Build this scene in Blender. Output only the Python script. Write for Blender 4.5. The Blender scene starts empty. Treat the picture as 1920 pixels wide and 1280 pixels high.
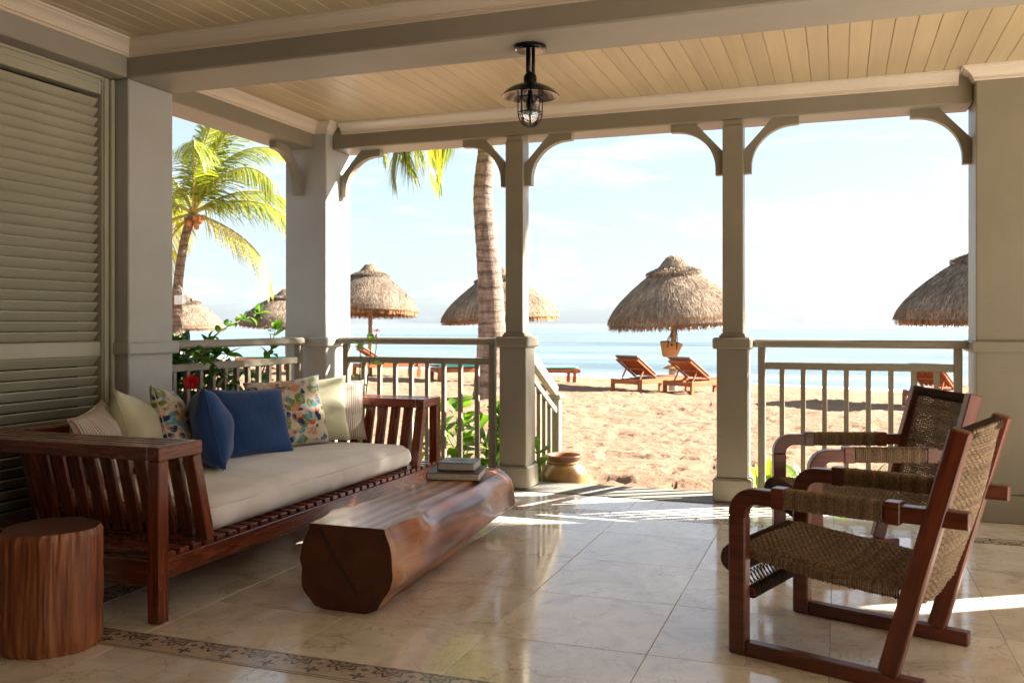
import bpy, bmesh, math, random
import numpy as np
from mathutils import Vector, Matrix, Quaternion

random.seed(7)
rng = np.random.default_rng(7)
SC = bpy.context.scene
COL = SC.collection
R = math.radians

# ------------------------------------------------------------------ camera
EYE = 1.10
YAW = R(19.754)
cam_d = bpy.data.cameras.new('camera')
cam_d.sensor_width = 36.0
cam_d.lens = 32.0
cam_d.shift_y = -33.0 / 1920.0
cam_d.clip_start = 0.05
cam_d.clip_end = 60000
cam_d.dof.use_dof = True
cam_d.dof.focus_distance = 4.6
cam_d.dof.aperture_fstop = 5.6
cam = bpy.data.objects.new('camera', cam_d)
COL.objects.link(cam)
cam.location = (0, 0, EYE)
cam.rotation_euler = (R(90), 0, YAW)
SC.camera = cam

# ------------------------------------------------------------------ sun and sky
SUN_EL = R(31)
SUN_AZ = R(32)            # bearing of the sun from +X towards +Y
sun_vec = Vector((math.cos(SUN_EL) * math.cos(SUN_AZ), math.cos(SUN_EL) * math.sin(SUN_AZ), math.sin(SUN_EL)))
sl = bpy.data.lights.new('sun', 'SUN')
sl.energy = 4.6
sl.angle = R(0.55)
sl.color = (1.0, 0.92, 0.80)
so = bpy.data.objects.new('sun', sl)
COL.objects.link(so)
so.rotation_euler = (-sun_vec).to_track_quat('-Z', 'Y').to_euler()

world = bpy.data.worlds.new('World')
SC.world = world
world.use_nodes = True
wn = world.node_tree.nodes
wl = world.node_tree.links
wn.clear()
w_out = wn.new('ShaderNodeOutputWorld')
w_bg = wn.new('ShaderNodeBackground')
w_bg.inputs['Strength'].default_value = 0.042
sky = wn.new('ShaderNodeTexSky')
sky.sky_type = 'NISHITA'
sky.sun_disc = False
sky.sun_elevation = SUN_EL
sky.sun_rotation = R(90) - SUN_AZ
sky.air_density = 1.0
sky.dust_density = 1.3
sky.ozone_density = 1.8
# thin wisps of high cloud laid over the sky dome
w_tc = wn.new('ShaderNodeTexCoord')
w_map = wn.new('ShaderNodeMapping')
w_map.inputs['Scale'].default_value = (1.6, 1.6, 9.0)
w_map.inputs['Rotation'].default_value = (0.0, R(6), 0.4)
w_no = wn.new('ShaderNodeTexNoise')
w_no.inputs['Scale'].default_value = 2.3
w_no.inputs['Detail'].default_value = 8
w_no.inputs['Roughness'].default_value = 0.62
w_no.inputs['Distortion'].default_value = 0.4
w_rp = wn.new('ShaderNodeValToRGB')
w_rp.color_ramp.elements[0].position = 0.50
w_rp.color_ramp.elements[1].position = 0.76
w_rp.color_ramp.elements[1].color = (0.55, 0.55, 0.55, 1)
w_mx = wn.new('ShaderNodeMix')
w_mx.data_type = 'RGBA'
w_mx.inputs['B'].default_value = (5.0, 4.95, 4.9, 1)
wl.new(w_tc.outputs['Generated'], w_map.inputs['Vector'])
wl.new(w_map.outputs['Vector'], w_no.inputs['Vector'])
wl.new(w_no.outputs['Fac'], w_rp.inputs['Fac'])
wl.new(w_rp.outputs['Color'], w_mx.inputs['Factor'])
w_ve = wn.new('ShaderNodeMix')          # thin even haze veil over the whole sky
w_ve.data_type = 'RGBA'
w_ve.inputs['Factor'].default_value = 0.70
w_ve.inputs['B'].default_value = (2.15, 2.55, 2.9, 1)
wl.new(sky.outputs['Color'], w_ve.inputs['A'])
wl.new(w_ve.outputs['Result'], w_mx.inputs['A'])
wl.new(w_mx.outputs['Result'], w_bg.inputs['Color'])
wl.new(w_bg.outputs['Background'], w_out.inputs['Surface'])

SC.view_settings.view_transform = 'Standard'
SC.view_settings.look = 'None'
SC.view_settings.gamma = 1.0
SC.view_settings.use_curve_mapping = False
SC.view_settings.exposure = 3.05
SC.render.engine = 'CYCLES'
SC.cycles.use_denoising = True
SC.cycles.max_bounces = 9
SC.cycles.diffuse_bounces = 6
SC.cycles.glossy_bounces = 4
SC.cycles.transmission_bounces = 6
SC.cycles.transparent_max_bounces = 8
SC.cycles.sample_clamp_indirect = 8.0
SC.cycles.caustics_reflective = False
SC.cycles.caustics_refractive = False

# ------------------------------------------------------------------ places along lines of sight (metres)
FPX = 1706.7
def at(px, py, d):
    """world point d metres in front of the standpoint, in the direction measured on the photo"""
    u = (px - 960) / FPX
    v = (607 - py) / FPX
    c, s = math.cos(YAW), math.sin(YAW)
    return Vector(((c * u - s) * d, (s * u + c) * d, EYE + v * d))

# ------------------------------------------------------------------ material helpers
class NT:
    def __init__(s, name):
        s.m = bpy.data.materials.new(name)
        s.m.use_nodes = True
        s.n = s.m.node_tree.nodes
        s.l = s.m.node_tree.links
        s.bsdf = s.n['Principled BSDF']
        s.out = s.n['Material Output']
    def new(s, t, **kw):
        x = s.n.new(t)
        for k, v in kw.items():
            if k.startswith('i_'):
                x.inputs[k[2:].replace('_', ' ')].default_value = v
            else:
                setattr(x, k, v)
        return x
    def link(s, a, b): s.l.new(a, b)
    def coords(s, kind='Object', scale=(1, 1, 1), rand=0.0, rot=(0, 0, 0)):
        if kind == 'World':
            g = s.new('ShaderNodeNewGeometry'); o = g.outputs['Position']
        else:
            g = s.new('ShaderNodeTexCoord'); o = g.outputs[kind]
        if rand:
            oi = s.new('ShaderNodeObjectInfo')
            mu = s.new('ShaderNodeVectorMath', operation='SCALE')
            cb = s.new('ShaderNodeCombineXYZ')
            s.link(oi.outputs['Random'], cb.inputs[0]); s.link(oi.outputs['Random'], cb.inputs[1]); s.link(oi.outputs['Random'], cb.inputs[2])
            s.link(cb.outputs[0], mu.inputs[0]); mu.inputs['Scale'].default_value = rand
            ad = s.new('ShaderNodeVectorMath', operation='ADD')
            s.link(o, ad.inputs[0]); s.link(mu.outputs[0], ad.inputs[1]); o = ad.outputs[0]
        mp = s.new('ShaderNodeMapping')
        mp.inputs['Scale'].default_value = scale
        mp.inputs['Rotation'].default_value = rot
        s.link(o, mp.inputs['Vector'])
        return mp.outputs['Vector']
    def noise(s, vec, scale, detail=5, rough=0.55, dist=0.0, out='Fac'):
        x = s.new('ShaderNodeTexNoise')
        x.inputs['Scale'].default_value = scale; x.inputs['Detail'].default_value = detail
        x.inputs['Roughness'].default_value = rough; x.inputs['Distortion'].default_value = dist
        s.link(vec, x.inputs['Vector'])
        return x.outputs[out]
    def voro(s, vec, scale, feature='F1', out='Distance', rnd=1.0):
        x = s.new('ShaderNodeTexVoronoi', feature=feature)
        x.inputs['Scale'].default_value = scale
        x.inputs['Randomness'].default_value = rnd
        s.link(vec, x.inputs['Vector'])
        return x.outputs[out]
    def ramp(s, fac, stops, interp='LINEAR'):
        x = s.new('ShaderNodeValToRGB')
        x.color_ramp.interpolation = interp
        e = x.color_ramp.elements
        while len(e) < len(stops): e.new(0.5)
        for el, (p, c) in zip(e, stops):
            el.position = p
            el.color = (c[0], c[1], c[2], 1) if isinstance(c, (tuple, list)) else (c, c, c, 1)
        s.link(fac, x.inputs['Fac'])
        return x.outputs['Color']
    def mix(s, fac, a, b, mode='MIX'):
        x = s.new('ShaderNodeMix', data_type='RGBA', blend_type=mode)
        for v, k in ((fac, 'Factor'), (a, 'A'), (b, 'B')):
            if isinstance(v, (int, float)): x.inputs[k].default_value = v
            elif isinstance(v, (tuple, list)): x.inputs[k].default_value = (*v[:3], 1)
            else: s.link(v, x.inputs[k])
        return x.outputs['Result']
    def math(s, op, a, b=0.0):
        x = s.new('ShaderNodeMath', operation=op)
        for i, v in enumerate((a, b)):
            if isinstance(v, (int, float)): x.inputs[i].default_value = v
            else: s.link(v, x.inputs[i])
        return x.outputs[0]
    def bump(s, h, strength=0.3, dist=0.01):
        x = s.new('ShaderNodeBump')
        x.inputs['Strength'].default_value = strength
        x.inputs['Distance'].default_value = dist
        s.link(h, x.inputs['Height'])
        s.link(x.outputs[0], s.bsdf.inputs['Normal'])
        return x.outputs[0]
    def base(s, c):
        if isinstance(c, (tuple, list)): s.bsdf.inputs['Base Color'].default_value = (*c[:3], 1)
        else: s.link(c, s.bsdf.inputs['Base Color'])
    def rough(s, r):
        if isinstance(r, (int, float)): s.bsdf.inputs['Roughness'].default_value = r
        else: s.link(r, s.bsdf.inputs['Roughness'])
    def set(s, k, v): s.bsdf.inputs[k].default_value = v

def mul(c, k): return tuple(x * k for x in c)

def paint(name, col, rough=0.5, wear=0.10, bump=0.12, scale=1.0):
    t = NT(name)
    v = t.coords('World')
    n1 = t.noise(v, 2.2 * scale, 6, 0.6)
    n2 = t.noise(v, 26 * scale, 4, 0.7)
    c = t.ramp(n1, [(0.25, mul(col, 1 - wear)), (0.75, mul(col, 1 + wear * 0.5))])
    d = t.ramp(n2, [(0.24, mul(col, 0.72)), (0.36, (1, 1, 1))])
    c = t.mix(0.25, c, d, 'MULTIPLY')
    t.base(c)
    t.rough(t.math('ADD', t.math('MULTIPLY', n2, 0.2), rough - 0.1))
    br = t.noise(t.coords('World', (60, 60, 12)), 3.0, 4, 0.6)
    t.bump(t.math('ADD', br, t.math('MULTIPLY', n1, 1.5)), bump, 0.004)
    return t.m

def wood(name, dark, light, rough=0.35, grain=18.0, coat=0.0, rand=7.0, bump=0.15):
    t = NT(name)
    v = t.coords('Object', (1.6, grain, grain), rand)
    n = t.noise(v, 1.6, 8, 0.62, 1.2)
    f = t.noise(t.coords('Object', (6, 160, 160), rand), 1.0, 4, 0.6)
    big = t.noise(t.coords('Object', (1.0, 2.0, 2.0), rand), 2.0, 3)
    c = t.ramp(n, [(0.30, dark), (0.52, mul(tuple((a + b) / 2 for a, b in zip(dark, light)), 1)), (0.72, light)])
    c = t.mix(0.28, c, t.ramp(f, [(0.3, 0.5), (0.7, 1.15)]), 'MULTIPLY')
    c = t.mix(0.5, c, t.ramp(big, [(0.3, 0.7), (0.7, 1.25)]), 'MULTIPLY')
    oi = t.new('ShaderNodeObjectInfo')
    c = t.mix(0.6, c, t.ramp(oi.outputs['Random'], [(0, 0.75), (1, 1.25)]), 'MULTIPLY')
    t.base(c)
    t.rough(t.math('ADD', t.math('MULTIPLY', n, 0.25), rough - 0.12))
    if coat: t.set('Coat Weight', coat); t.set('Coat Roughness', 0.18)
    t.bump(t.math('ADD', f, t.math('MULTIPLY', n, 0.6)), bump, 0.002)
    return t.m

def plain(name, col, rough=0.5, metal=0.0, spec=None, nv=0.12, ns=12, bump=0.0):
    t = NT(name)
    n = t.noise(t.coords('Object'), ns, 4)
    t.base(t.ramp(n, [(0.25, mul(col, 1 - nv)), (0.75, mul(col, 1 + nv))]))
    t.rough(rough); t.set('Metallic', metal)
    if spec is not None: t.set('Specular IOR Level', spec)
    if bump: t.bump(n, bump, 0.005)
    return t.m

def leafmat(name, stops, trans=0.45, rough=0.4, vein=True, island=True):
    t = NT(name)
    if island:
        g = t.new('ShaderNodeNewGeometry'); r = g.outputs['Random Per Island']
    else:
        g = t.new('ShaderNodeObjectInfo'); r = g.outputs['Random']
    c = t.ramp(r, stops)
    n = t.noise(t.coords('Object'), 9, 4)
    c = t.mix(0.35, c, t.ramp(n, [(0.3, 0.65), (0.7, 1.2)]), 'MULTIPLY')
    t.base(c); t.rough(rough)
    tr = t.new('ShaderNodeBsdfTranslucent')
    c2 = t.mix(1.0, c, (1.5, 1.45, 0.6), 'MULTIPLY')
    t.link(c2, tr.inputs['Color'])
    mx = t.new('ShaderNodeMixShader'); mx.inputs[0].default_value = trans
    t.link(t.bsdf.outputs[0], mx.inputs[1]); t.link(tr.outputs[0], mx.inputs[2])
    t.link(mx.outputs[0], t.out.inputs['Surface'])
    return t.m

M = {}
M['paint'] = paint('painted_timber', (0.25, 0.222, 0.165), 0.42, 0.12, 0.25)
M['column'] = paint('painted_render', (0.43, 0.43, 0.41), 0.6, 0.10, 0.25)
M['beam'] = paint('shade_darkened_beam', (0.32, 0.295, 0.25), 0.6, 0.10, 0.25)  # column paint darkened, puts the shade of the near face into the beams
M['trim'] = paint('painted_trim', (0.66, 0.58, 0.48), 0.42, 0.06)
M['plank'] = None
def plank_mat():
    t = NT('painted_plank')
    col = (0.50, 0.405, 0.25)
    oi = t.new('ShaderNodeObjectInfo')
    v = t.coords('Object', (0.5, 6, 6), 9)
    n = t.noise(v, 3, 5)
    c = t.ramp(n, [(0.25, mul(col, 0.86)), (0.75, mul(col, 1.06))])
    c = t.mix(1.0, c, t.ramp(oi.outputs['Random'], [(0, 0.92), (1, 1.06)]), 'MULTIPLY')
    t.base(c); t.rough(0.38)
    t.bump(t.noise(t.coords('Object', (3, 60, 60), 9), 2, 4), 0.08, 0.003)
    return t.m
M['plank'] = plank_mat()
M['louvre'] = paint('painted_louvre', (0.41, 0.395, 0.30), 0.45, 0.10)
M['wood'] = wood('dark_red_hardwood', (0.085, 0.019, 0.0075), (0.255, 0.056, 0.018), 0.26, coat=0.35)
M['chairwood'] = wood('red_stained_wood', (0.055, 0.014, 0.007), (0.23, 0.055, 0.022), 0.34, coat=0.2)
M['teak'] = wood('orange_teak', (0.24, 0.060, 0.015), (0.46, 0.145, 0.040), 0.5)
M['polewood'] = wood('weathered_pole_wood', (0.22, 0.13, 0.07), (0.5, 0.36, 0.2), 0.7)

def table_mat():
    t = NT('polished_log_wood')
    v = t.coords('Object', (4.0, 0.8, 4.0))
    n = t.noise(v, 1.3, 7, 0.55, 2.2)
    w = t.new('ShaderNodeTexWave', wave_type='BANDS', bands_direction='X')
    w.inputs['Scale'].default_value = 1.1; w.inputs['Distortion'].default_value = 7.0
    w.inputs['Detail'].default_value = 4; w.inputs['Detail Scale'].default_value = 0.9
    t.link(v, w.inputs['Vector'])
    f = t.noise(t.coords('Object', (120, 4, 120)), 1, 4)
    k = t.math('ADD', t.math('MULTIPLY', w.outputs['Fac'], 0.55), t.math('MULTIPLY', n, 0.5))
    c = t.ramp(k, [(0.12, (0.075, 0.020, 0.008)), (0.35, (0.24, 0.072, 0.023)), (0.58, (0.40, 0.140, 0.045)), (0.9, (0.56, 0.245, 0.09))])
    c = t.mix(0.4, c, t.ramp(f, [(0.3, 0.6), (0.7, 1.15)]), 'MULTIPLY')
    t.base(c)
    t.rough(t.ramp(t.noise(t.coords('Object'), 7, 5), [(0.3, 0.26), (0.7, 0.48)]))
    t.set('Coat Weight', 0.35); t.set('Coat Roughness', 0.13)
    t.bump(t.math('ADD', t.math('MULTIPLY', n, 1.0), t.math('MULTIPLY', f, 0.15)), 0.2, 0.008)
    return t.m
M['table'] = table_mat()

def endgrain_mat(name, a, b):
    t = NT(name)
    v = t.coords('Object')
    n = t.noise(v, 6, 6, 0.6, 0.5)
    sp = t.new('ShaderNodeSeparateXYZ'); t.link(v, sp.inputs[0])
    fine = t.noise(v, 70, 4, 0.7)
    dx = t.math('ADD', sp.outputs[0], 0.03); dz = t.math('SUBTRACT', sp.outputs[2], 0.19)
    r = t.math('SQRT', t.math('ADD', t.math('MULTIPLY', dx, dx), t.math('MULTIPLY', dz, dz)))
    r = t.math('ADD', r, t.math('MULTIPLY', n, 0.05))
    ring = t.noise(t.new('ShaderNodeCombineXYZ').outputs[0], 1.0) if False else t.math('FRACT', t.math('MULTIPLY', r, 52))
    ringf = t.ramp(ring, [(0.0, 0.80), (0.5, 1.0), (1.0, 0.84)])
    c = t.ramp(n, [(0.25, a), (0.8, b)])
    c = t.mix(0.8, c, ringf, 'MULTIPLY')
    c = t.mix(0.4, c, t.ramp(fine, [(0.3, 0.55), (0.65, 1.2)]), 'MULTIPLY')
    ang = t.math('ARCTAN2', dz, dx)
    ck = t.noise(t.coords('Object', (1, 1, 1)), 3, 3)
    rad = t.math('ABSOLUTE', t.math('SINE', t.math('ADD', t.math('MULTIPLY', ang, 3.5), t.math('MULTIPLY', ck, 5))))
    c = t.mix(t.math('MULTIPLY', t.ramp(rad, [(0.0, 1.0), (0.035, 0.0)]), 0.45), c, mul(a, 0.4))
    t.base(c); t.rough(0.5); t.bump(t.math('ADD', fine, t.math('MULTIPLY', ring, 0.3)), 0.2, 0.003)
    return t.m
M['endgrain'] = endgrain_mat('dark_end_grain', (0.05, 0.014, 0.007), (0.15, 0.045, 0.02))

def stump_mat():
    t = NT('carved_stump_wood')
    v = t.coords('Object', (22, 22, 1.3))
    n = t.noise(v, 1.5, 7, 0.6, 0.6)
    f = t.noise(t.coords('Object', (90, 90, 5)), 1, 3)
    c = t.ramp(n, [(0.28, (0.085, 0.024, 0.010)), (0.46, (0.28, 0.085, 0.030)), (0.64, (0.46, 0.175, 0.065)), (0.8, (0.58, 0.29, 0.13))])
    c = t.mix(0.4, c, t.ramp(f, [(0.3, 0.55), (0.7, 1.15)]), 'MULTIPLY')
    t.base(c); t.rough(0.42)
    t.bump(t.math('ADD', n, t.math('MULTIPLY', f, 0.25)), 0.5, 0.008)
    return t.m
M['stump'] = stump_mat()

def marble_mat():
    t = NT('cream_marble')
    v = t.coords('Object', (1, 1, 1), 13)
    warp = t.noise(v, 2.2, 5, 0.6, 0.0, 'Color')
    ad = t.new('ShaderNodeVectorMath', operation='ADD')
    sc = t.new('ShaderNodeVectorMath', operation='SCALE'); sc.inputs['Scale'].default_value = 0.55
    t.link(warp, sc.inputs[0]); t.link(v, ad.inputs[0]); t.link(sc.outputs[0], ad.inputs[1])
    d1 = t.voro(ad.outputs[0], 4.5, 'DISTANCE_TO_EDGE')
    d2 = t.voro(ad.outputs[0], 13.0, 'DISTANCE_TO_EDGE')
    cl = t.noise(v, 3.6, 8, 0.66, 1.4)
    base = t.ramp(cl, [(0.28, (0.52, 0.445, 0.36)), (0.46, (0.74, 0.675, 0.585)), (0.60, (0.82, 0.77, 0.695)), (0.75, (0.88, 0.855, 0.81))])
    patch = t.ramp(t.noise(v, 5.0, 3), [(0.40, 0.0), (0.62, 1.0)])
    v1 = t.math('MULTIPLY', t.ramp(d1, [(0.0, 1.0), (0.018, 0.0)]), t.ramp(t.noise(v, 3.2, 4), [(0.34, 0.05), (0.62, 0.62)]))
    v2 = t.math('MULTIPLY', t.math('MULTIPLY', t.ramp(d2, [(0.0, 1.0), (0.035, 0.0)]), patch), 0.40)
    c = t.mix(v1, base, (0.30, 0.18, 0.115))
    c = t.mix(v2, c, (0.29, 0.175, 0.11))
    oi = t.new('ShaderNodeObjectInfo')
    c = t.mix(1.0, c, t.ramp(oi.outputs['Random'], [(0, 0.90), (1, 1.08)]), 'MULTIPLY')
    t.base(c)
    t.rough(t.ramp(t.noise(t.coords('World'), 3.5, 6, 0.65), [(0.3, 0.05), (0.55, 0.12), (0.75, 0.24)]))
    t.set('Specular IOR Level', 0.6)
    t.bump(t.math('ADD', t.noise(t.coords('World'), 2.0, 3), t.math('MULTIPLY', v1, -0.3)), 0.06, 0.004)
    return t.m
M['marble'] = marble_mat()

def border_mat():
    """printed border tile: half rosettes along one edge, small crosses and a lower line"""
    t = NT('printed_border_tile')
    tc = t.new('ShaderNodeTexCoord')
    sp = t.new('ShaderNodeSeparateXYZ'); t.link(tc.outputs['Object'], sp.inputs[0])
    X, Y = sp.outputs[0], sp.outputs[1]           # x -0.0825..0.0825 ; y -0.07..0.07 (top = +0.07)
    def blob(cx, cy, rx, ry, lobes=0, amp=0.0):
        dx = t.math('DIVIDE', t.math('SUBTRACT', X, cx), rx)
        dy = t.math('DIVIDE', t.math('SUBTRACT', Y, cy), ry)
        r = t.math('SQRT', t.math('ADD', t.math('MULTIPLY', dx, dx), t.math('MULTIPLY', dy, dy)))
        if lobes:
            an = t.math('ARCTAN2', dy, dx)
            r = t.math('DIVIDE', r, t.math('ADD', t.math('MULTIPLY', t.math('COSINE', t.math('MULTIPLY', an, lobes)), amp), 1.0))
        return r
    ink = None
    def add(mask):
        nonlocal ink
        ink = mask if ink is None else t.math('MAXIMUM', ink, mask)
    r1 = blob(0.0, 0.066, 0.060, 0.062, 8, 0.17)
    add(t.ramp(r1, [(0.0, 1.0), (0.14, 1.0), (0.18, 0.25), (0.36, 0.15), (0.42, 0.85), (0.62, 0.75), (0.68, 0.1), (0.80, 0.1), (0.84, 1.0), (0.98, 1.0), (1.0, 0.0)]))
    for cx in (-0.0825, 0.0825):
        add(t.ramp(blob(cx, -0.022, 0.020, 0.018, 4, 0.55), [(0.0, 1.0), (0.85, 1.0), (0.95, 0.0)]))
        add(t.ramp(blob(cx, 0.030, 0.013, 0.011, 4, 0.4), [(0.0, 1.0), (0.85, 0.9), (0.95, 0.0)]))
    add(t.math('MULTIPLY', t.ramp(blob(-0.043, -0.008, 0.024, 0.022), [(0.72, 0.0), (0.8, 1.0), (0.95, 1.0), (1.0, 0.0)]), 0.45))
    add(t.math('MULTIPLY', t.ramp(blob(0.043, -0.008, 0.024, 0.022), [(0.72, 0.0), (0.8, 1.0), (0.95, 1.0), (1.0, 0.0)]), 0.45))
    ln = t.math('ABSOLUTE', t.math('SUBTRACT', Y, -0.0585))
    add(t.ramp(t.math('MULTIPLY', ln, 100), [(0.28, 0.85), (0.36, 0.0)]))
    ln2 = t.math('ABSOLUTE', t.math('SUBTRACT', Y, 0.0665))
    add(t.ramp(t.math('MULTIPLY', ln2, 100), [(0.22, 0.9), (0.32, 0.0)]))
    wv = t.noise(t.coords('World'), 22, 5, 0.7)
    fade = t.ramp(wv, [(0.28, 0.45), (0.5, 0.95)])
    bg = t.ramp(t.noise(t.coords('World'), 6, 5), [(0.3, (0.47, 0.37, 0.28)), (0.7, (0.58, 0.48, 0.38))])
    c = t.mix(t.math('MULTIPLY', ink, fade), bg, (0.045, 0.045, 0.062))
    t.base(c); t.rough(0.24)
    t.bump(wv, 0.05, 0.003)
    return t.m
M['border'] = border_mat()
M['grout'] = plain('floor_grout', (0.33, 0.27, 0.21), 0.8)

def stone_mat():
    t = NT('grey_threshold_stone')
    v = t.coords('World')
    n = t.noise(v, 60, 6, 0.75); b = t.noise(v, 4, 4)
    c = t.ramp(n, [(0.3, (0.10, 0.095, 0.085)), (0.7, (0.24, 0.22, 0.19))])
    t.base(t.mix(0.4, c, t.ramp(b, [(0.3, 0.7), (0.7, 1.15)]), 'MULTIPLY')); t.rough(0.75)
    t.bump(n, 0.4, 0.004)
    return t.m
M['stone'] = stone_mat()

def sand_mat():
    t = NT('beach_sand')
    v = t.coords('World')
    n = t.noise(v, 0.9, 6, 0.6); g = t.noise(v, 130, 3, 0.8); m = t.noise(v, 9, 6, 0.7)
    c = t.ramp(n, [(0.3, (0.20, 0.122, 0.077)), (0.7, (0.25, 0.164, 0.109))])
    c = t.mix(0.5, c, t.ramp(m, [(0.25, 0.78), (0.6, 1.05)]), 'MULTIPLY')
    c = t.mix(0.35, c, t.ramp(g, [(0.3, 0.65), (0.7, 1.15)]), 'MULTIPLY')
    t.base(c); t.rough(0.95); t.set('Specular IOR Level', 0.15)
    t.bump(t.math('ADD', t.math('MULTIPLY', m, 1.0), t.math('MULTIPLY', g, 0.12)), 0.9, 0.05)
    return t.m
M['sand'] = sand_mat()

def sea_mat():
    t = NT('lagoon_water')
    v = t.coords('World', (0.35, 1.0, 1.0), rot=(0, 0, R(-22)))
    n = t.noise(v, 0.9, 6, 0.65, 0.3)
    n2 = t.noise(t.coords('World', (0.05, 0.25, 1), rot=(0, 0, R(-22))), 0.5, 5, 0.6)
    n3 = t.noise(t.coords('World', (1, 2.0, 1), rot=(0, 0, R(-22))), 3.5, 4, 0.6)
    c = t.ramp(n2, [(0.3, (0.05, 0.09, 0.115)), (0.5, (0.125, 0.175, 0.20)), (0.72, (0.22, 0.265, 0.285))])
    t.base(c)
    t.rough(0.22); t.set('Specular IOR Level', 0.35); t.set('IOR', 1.33)
    t.bump(t.math('ADD', n, t.math('MULTIPLY', n3, 0.35)), 1.0, 0.30)
    return t.m
M['sea'] = sea_mat()
M['foam'] = plain('white_surf', (0.85, 0.87, 0.88), 0.9)

def thatch_mat(name, a, b, c_):
    t = NT(name)
    g = t.new('ShaderNodeNewGeometry')
    oi = t.new('ShaderNodeObjectInfo')
    c = t.ramp(g.outputs['Random Per Island'], [(0.0, a), (0.5, b), (1.0, c_)])
    n = t.noise(t.coords('Object'), 1.6, 5)
    c = t.mix(0.7, c, t.ramp(n, [(0.3, 0.5), (0.7, 1.25)]), 'MULTIPLY')
    c = t.mix(1.0, c, t.ramp(oi.outputs['Random'], [(0, (0.85, 0.82, 0.82)), (1, (1.15, 1.08, 1.0))]), 'MULTIPLY')
    t.base(c); t.rough(0.9); t.set('Specular IOR Level', 0.2)
    return t.m
M['thatch'] = thatch_mat('grey_thatch', (0.10, 0.074, 0.055), (0.235, 0.180, 0.135), (0.40, 0.315, 0.235))
M['thatch_fringe'] = thatch_mat('orange_thatch_fringe', (0.22, 0.11, 0.05), (0.38, 0.20, 0.09), (0.52, 0.31, 0.16))

def trunk_mat():
    t = NT('palm_bark')
    n = t.noise(t.coords('Object', (6, 6, 2)), 2.0, 7, 0.7)
    rg = t.noise(t.coords('Object', (0.9, 0.9, 6.5)), 1.6, 3, 0.6, 0.3)
    fine = t.noise(t.coords('Object', (2, 2, 26)), 1.4, 4, 0.6)
    ring = t.ramp(rg, [(0.33, 0.30), (0.43, 0.95), (0.56, 1.05), (0.60, 0.35), (0.64, 1.0)])
    c = t.ramp(n, [(0.3, (0.12, 0.078, 0.055)), (0.55, (0.27, 0.19, 0.145)), (0.75, (0.42, 0.31, 0.24))])
    w = t.new('ShaderNodeTexWave', wave_type='BANDS', bands_direction='Z')
    w.inputs['Scale'].default_value = 1.35; w.inputs['Distortion'].default_value = 9.0; w.inputs['Detail'].default_value = 3; w.inputs['Detail Scale'].default_value = 0.8
    t.link(t.coords('Object'), w.inputs['Vector'])
    c = t.mix(0.55, c, ring, 'MULTIPLY')
    c = t.mix(0.65, c, t.ramp(w.outputs['Fac'], [(0.0, 0.25), (0.10, 0.75), (0.3, 1.05), (1.0, 1.1)]), 'MULTIPLY')
    c = t.mix(0.5, c, t.ramp(fine, [(0.35, 0.45), (0.6, 1.15)]), 'MULTIPLY')
    t.base(c); t.rough(0.9)
    t.bump(t.math('ADD', n, t.math('ADD', t.math('MULTIPLY', ring, 0.5), t.math('MULTIPLY', fine, 0.4))), 0.7, 0.03)
    return t.m
M['bark'] = trunk_mat()
M['frond'] = leafmat('palm_leaflet', [(0.0, (0.10, 0.15, 0.02)), (0.5, (0.19, 0.23, 0.025)), (1.0, (0.36, 0.33, 0.05))], 0.45)
M['frond_dry'] = leafmat('dry_palm_leaflet', [(0.0, (0.34, 0.33, 0.04)), (1.0, (0.55, 0.48, 0.11))], 0.4)
M['rachis'] = plain('palm_rachis', (0.42, 0.36, 0.10), 0.5)
M['coconut'] = plain('orange_coconut', (0.55, 0.20, 0.04), 0.5)
M['leaf'] = leafmat('hibiscus_leaf', [(0.0, (0.035, 0.10, 0.014)), (0.6, (0.07, 0.17, 0.022)), (1.0, (0.15, 0.28, 0.035))], 0.38, 0.32, island=False)
M['broadleaf'] = leafmat('broad_shrub_leaf', [(0.0, (0.07, 0.16, 0.015)), (0.6, (0.12, 0.24, 0.02)), (1.0, (0.24, 0.32, 0.04))], 0.45, 0.35, island=False)
M['strapleaf'] = leafmat('strap_leaf', [(0.0, (0.10, 0.20, 0.02)), (1.0, (0.26, 0.36, 0.04))], 0.45, 0.35, island=False)
M['petal'] = leafmat('red_petal', [(0.0, (0.50, 0.012, 0.016)), (1.0, (0.62, 0.02, 0.02))], 0.25, 0.5)
M['stem'] = plain('plant_stem', (0.10, 0.085, 0.035), 0.7)

def pot_mat():
    t = NT('ochre_glaze')
    v = t.coords('Object')
    n = t.noise(v, 5, 5, 0.6, 0.6)
    sp = t.new('ShaderNodeSeparateXYZ'); t.link(v, sp.inputs[0])
    c = t.ramp(n, [(0.3, (0.22, 0.11, 0.030)), (0.55, (0.33, 0.185, 0.055)), (0.75, (0.40, 0.25, 0.085))])
    t.base(c); t.rough(0.36); t.set('Coat Weight', 0.2); t.set('Coat Roughness', 0.2)
    t.bump(t.noise(v, 14, 3), 0.08, 0.01)
    return t.m
M['pot'] = pot_mat()
M['pot_rim'] = plain('brown_glaze', (0.22, 0.095, 0.04), 0.4)
M['straw'] = plain('woven_straw', (0.50, 0.30, 0.13), 0.85, nv=0.25, ns=60, bump=0.5)
M['leather'] = plain('brown_leather', (0.04, 0.018, 0.01), 0.6)
M['towel'] = plain('turquoise_towel', (0.12, 0.55, 0.50), 0.9)
M['whitemetal'] = plain('white_metal', (0.75, 0.74, 0.72), 0.4)
M['concrete'] = plain('pale_concrete', (0.45, 0.44, 0.38), 0.85, nv=0.2, bump=0.3)
M['black'] = plain('black_metal', (0.012, 0.011, 0.011), 0.28, 0.6)
M['blueblack'] = plain('blue_black_wire', (0.008, 0.010, 0.03), 0.35, 0.3)
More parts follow.
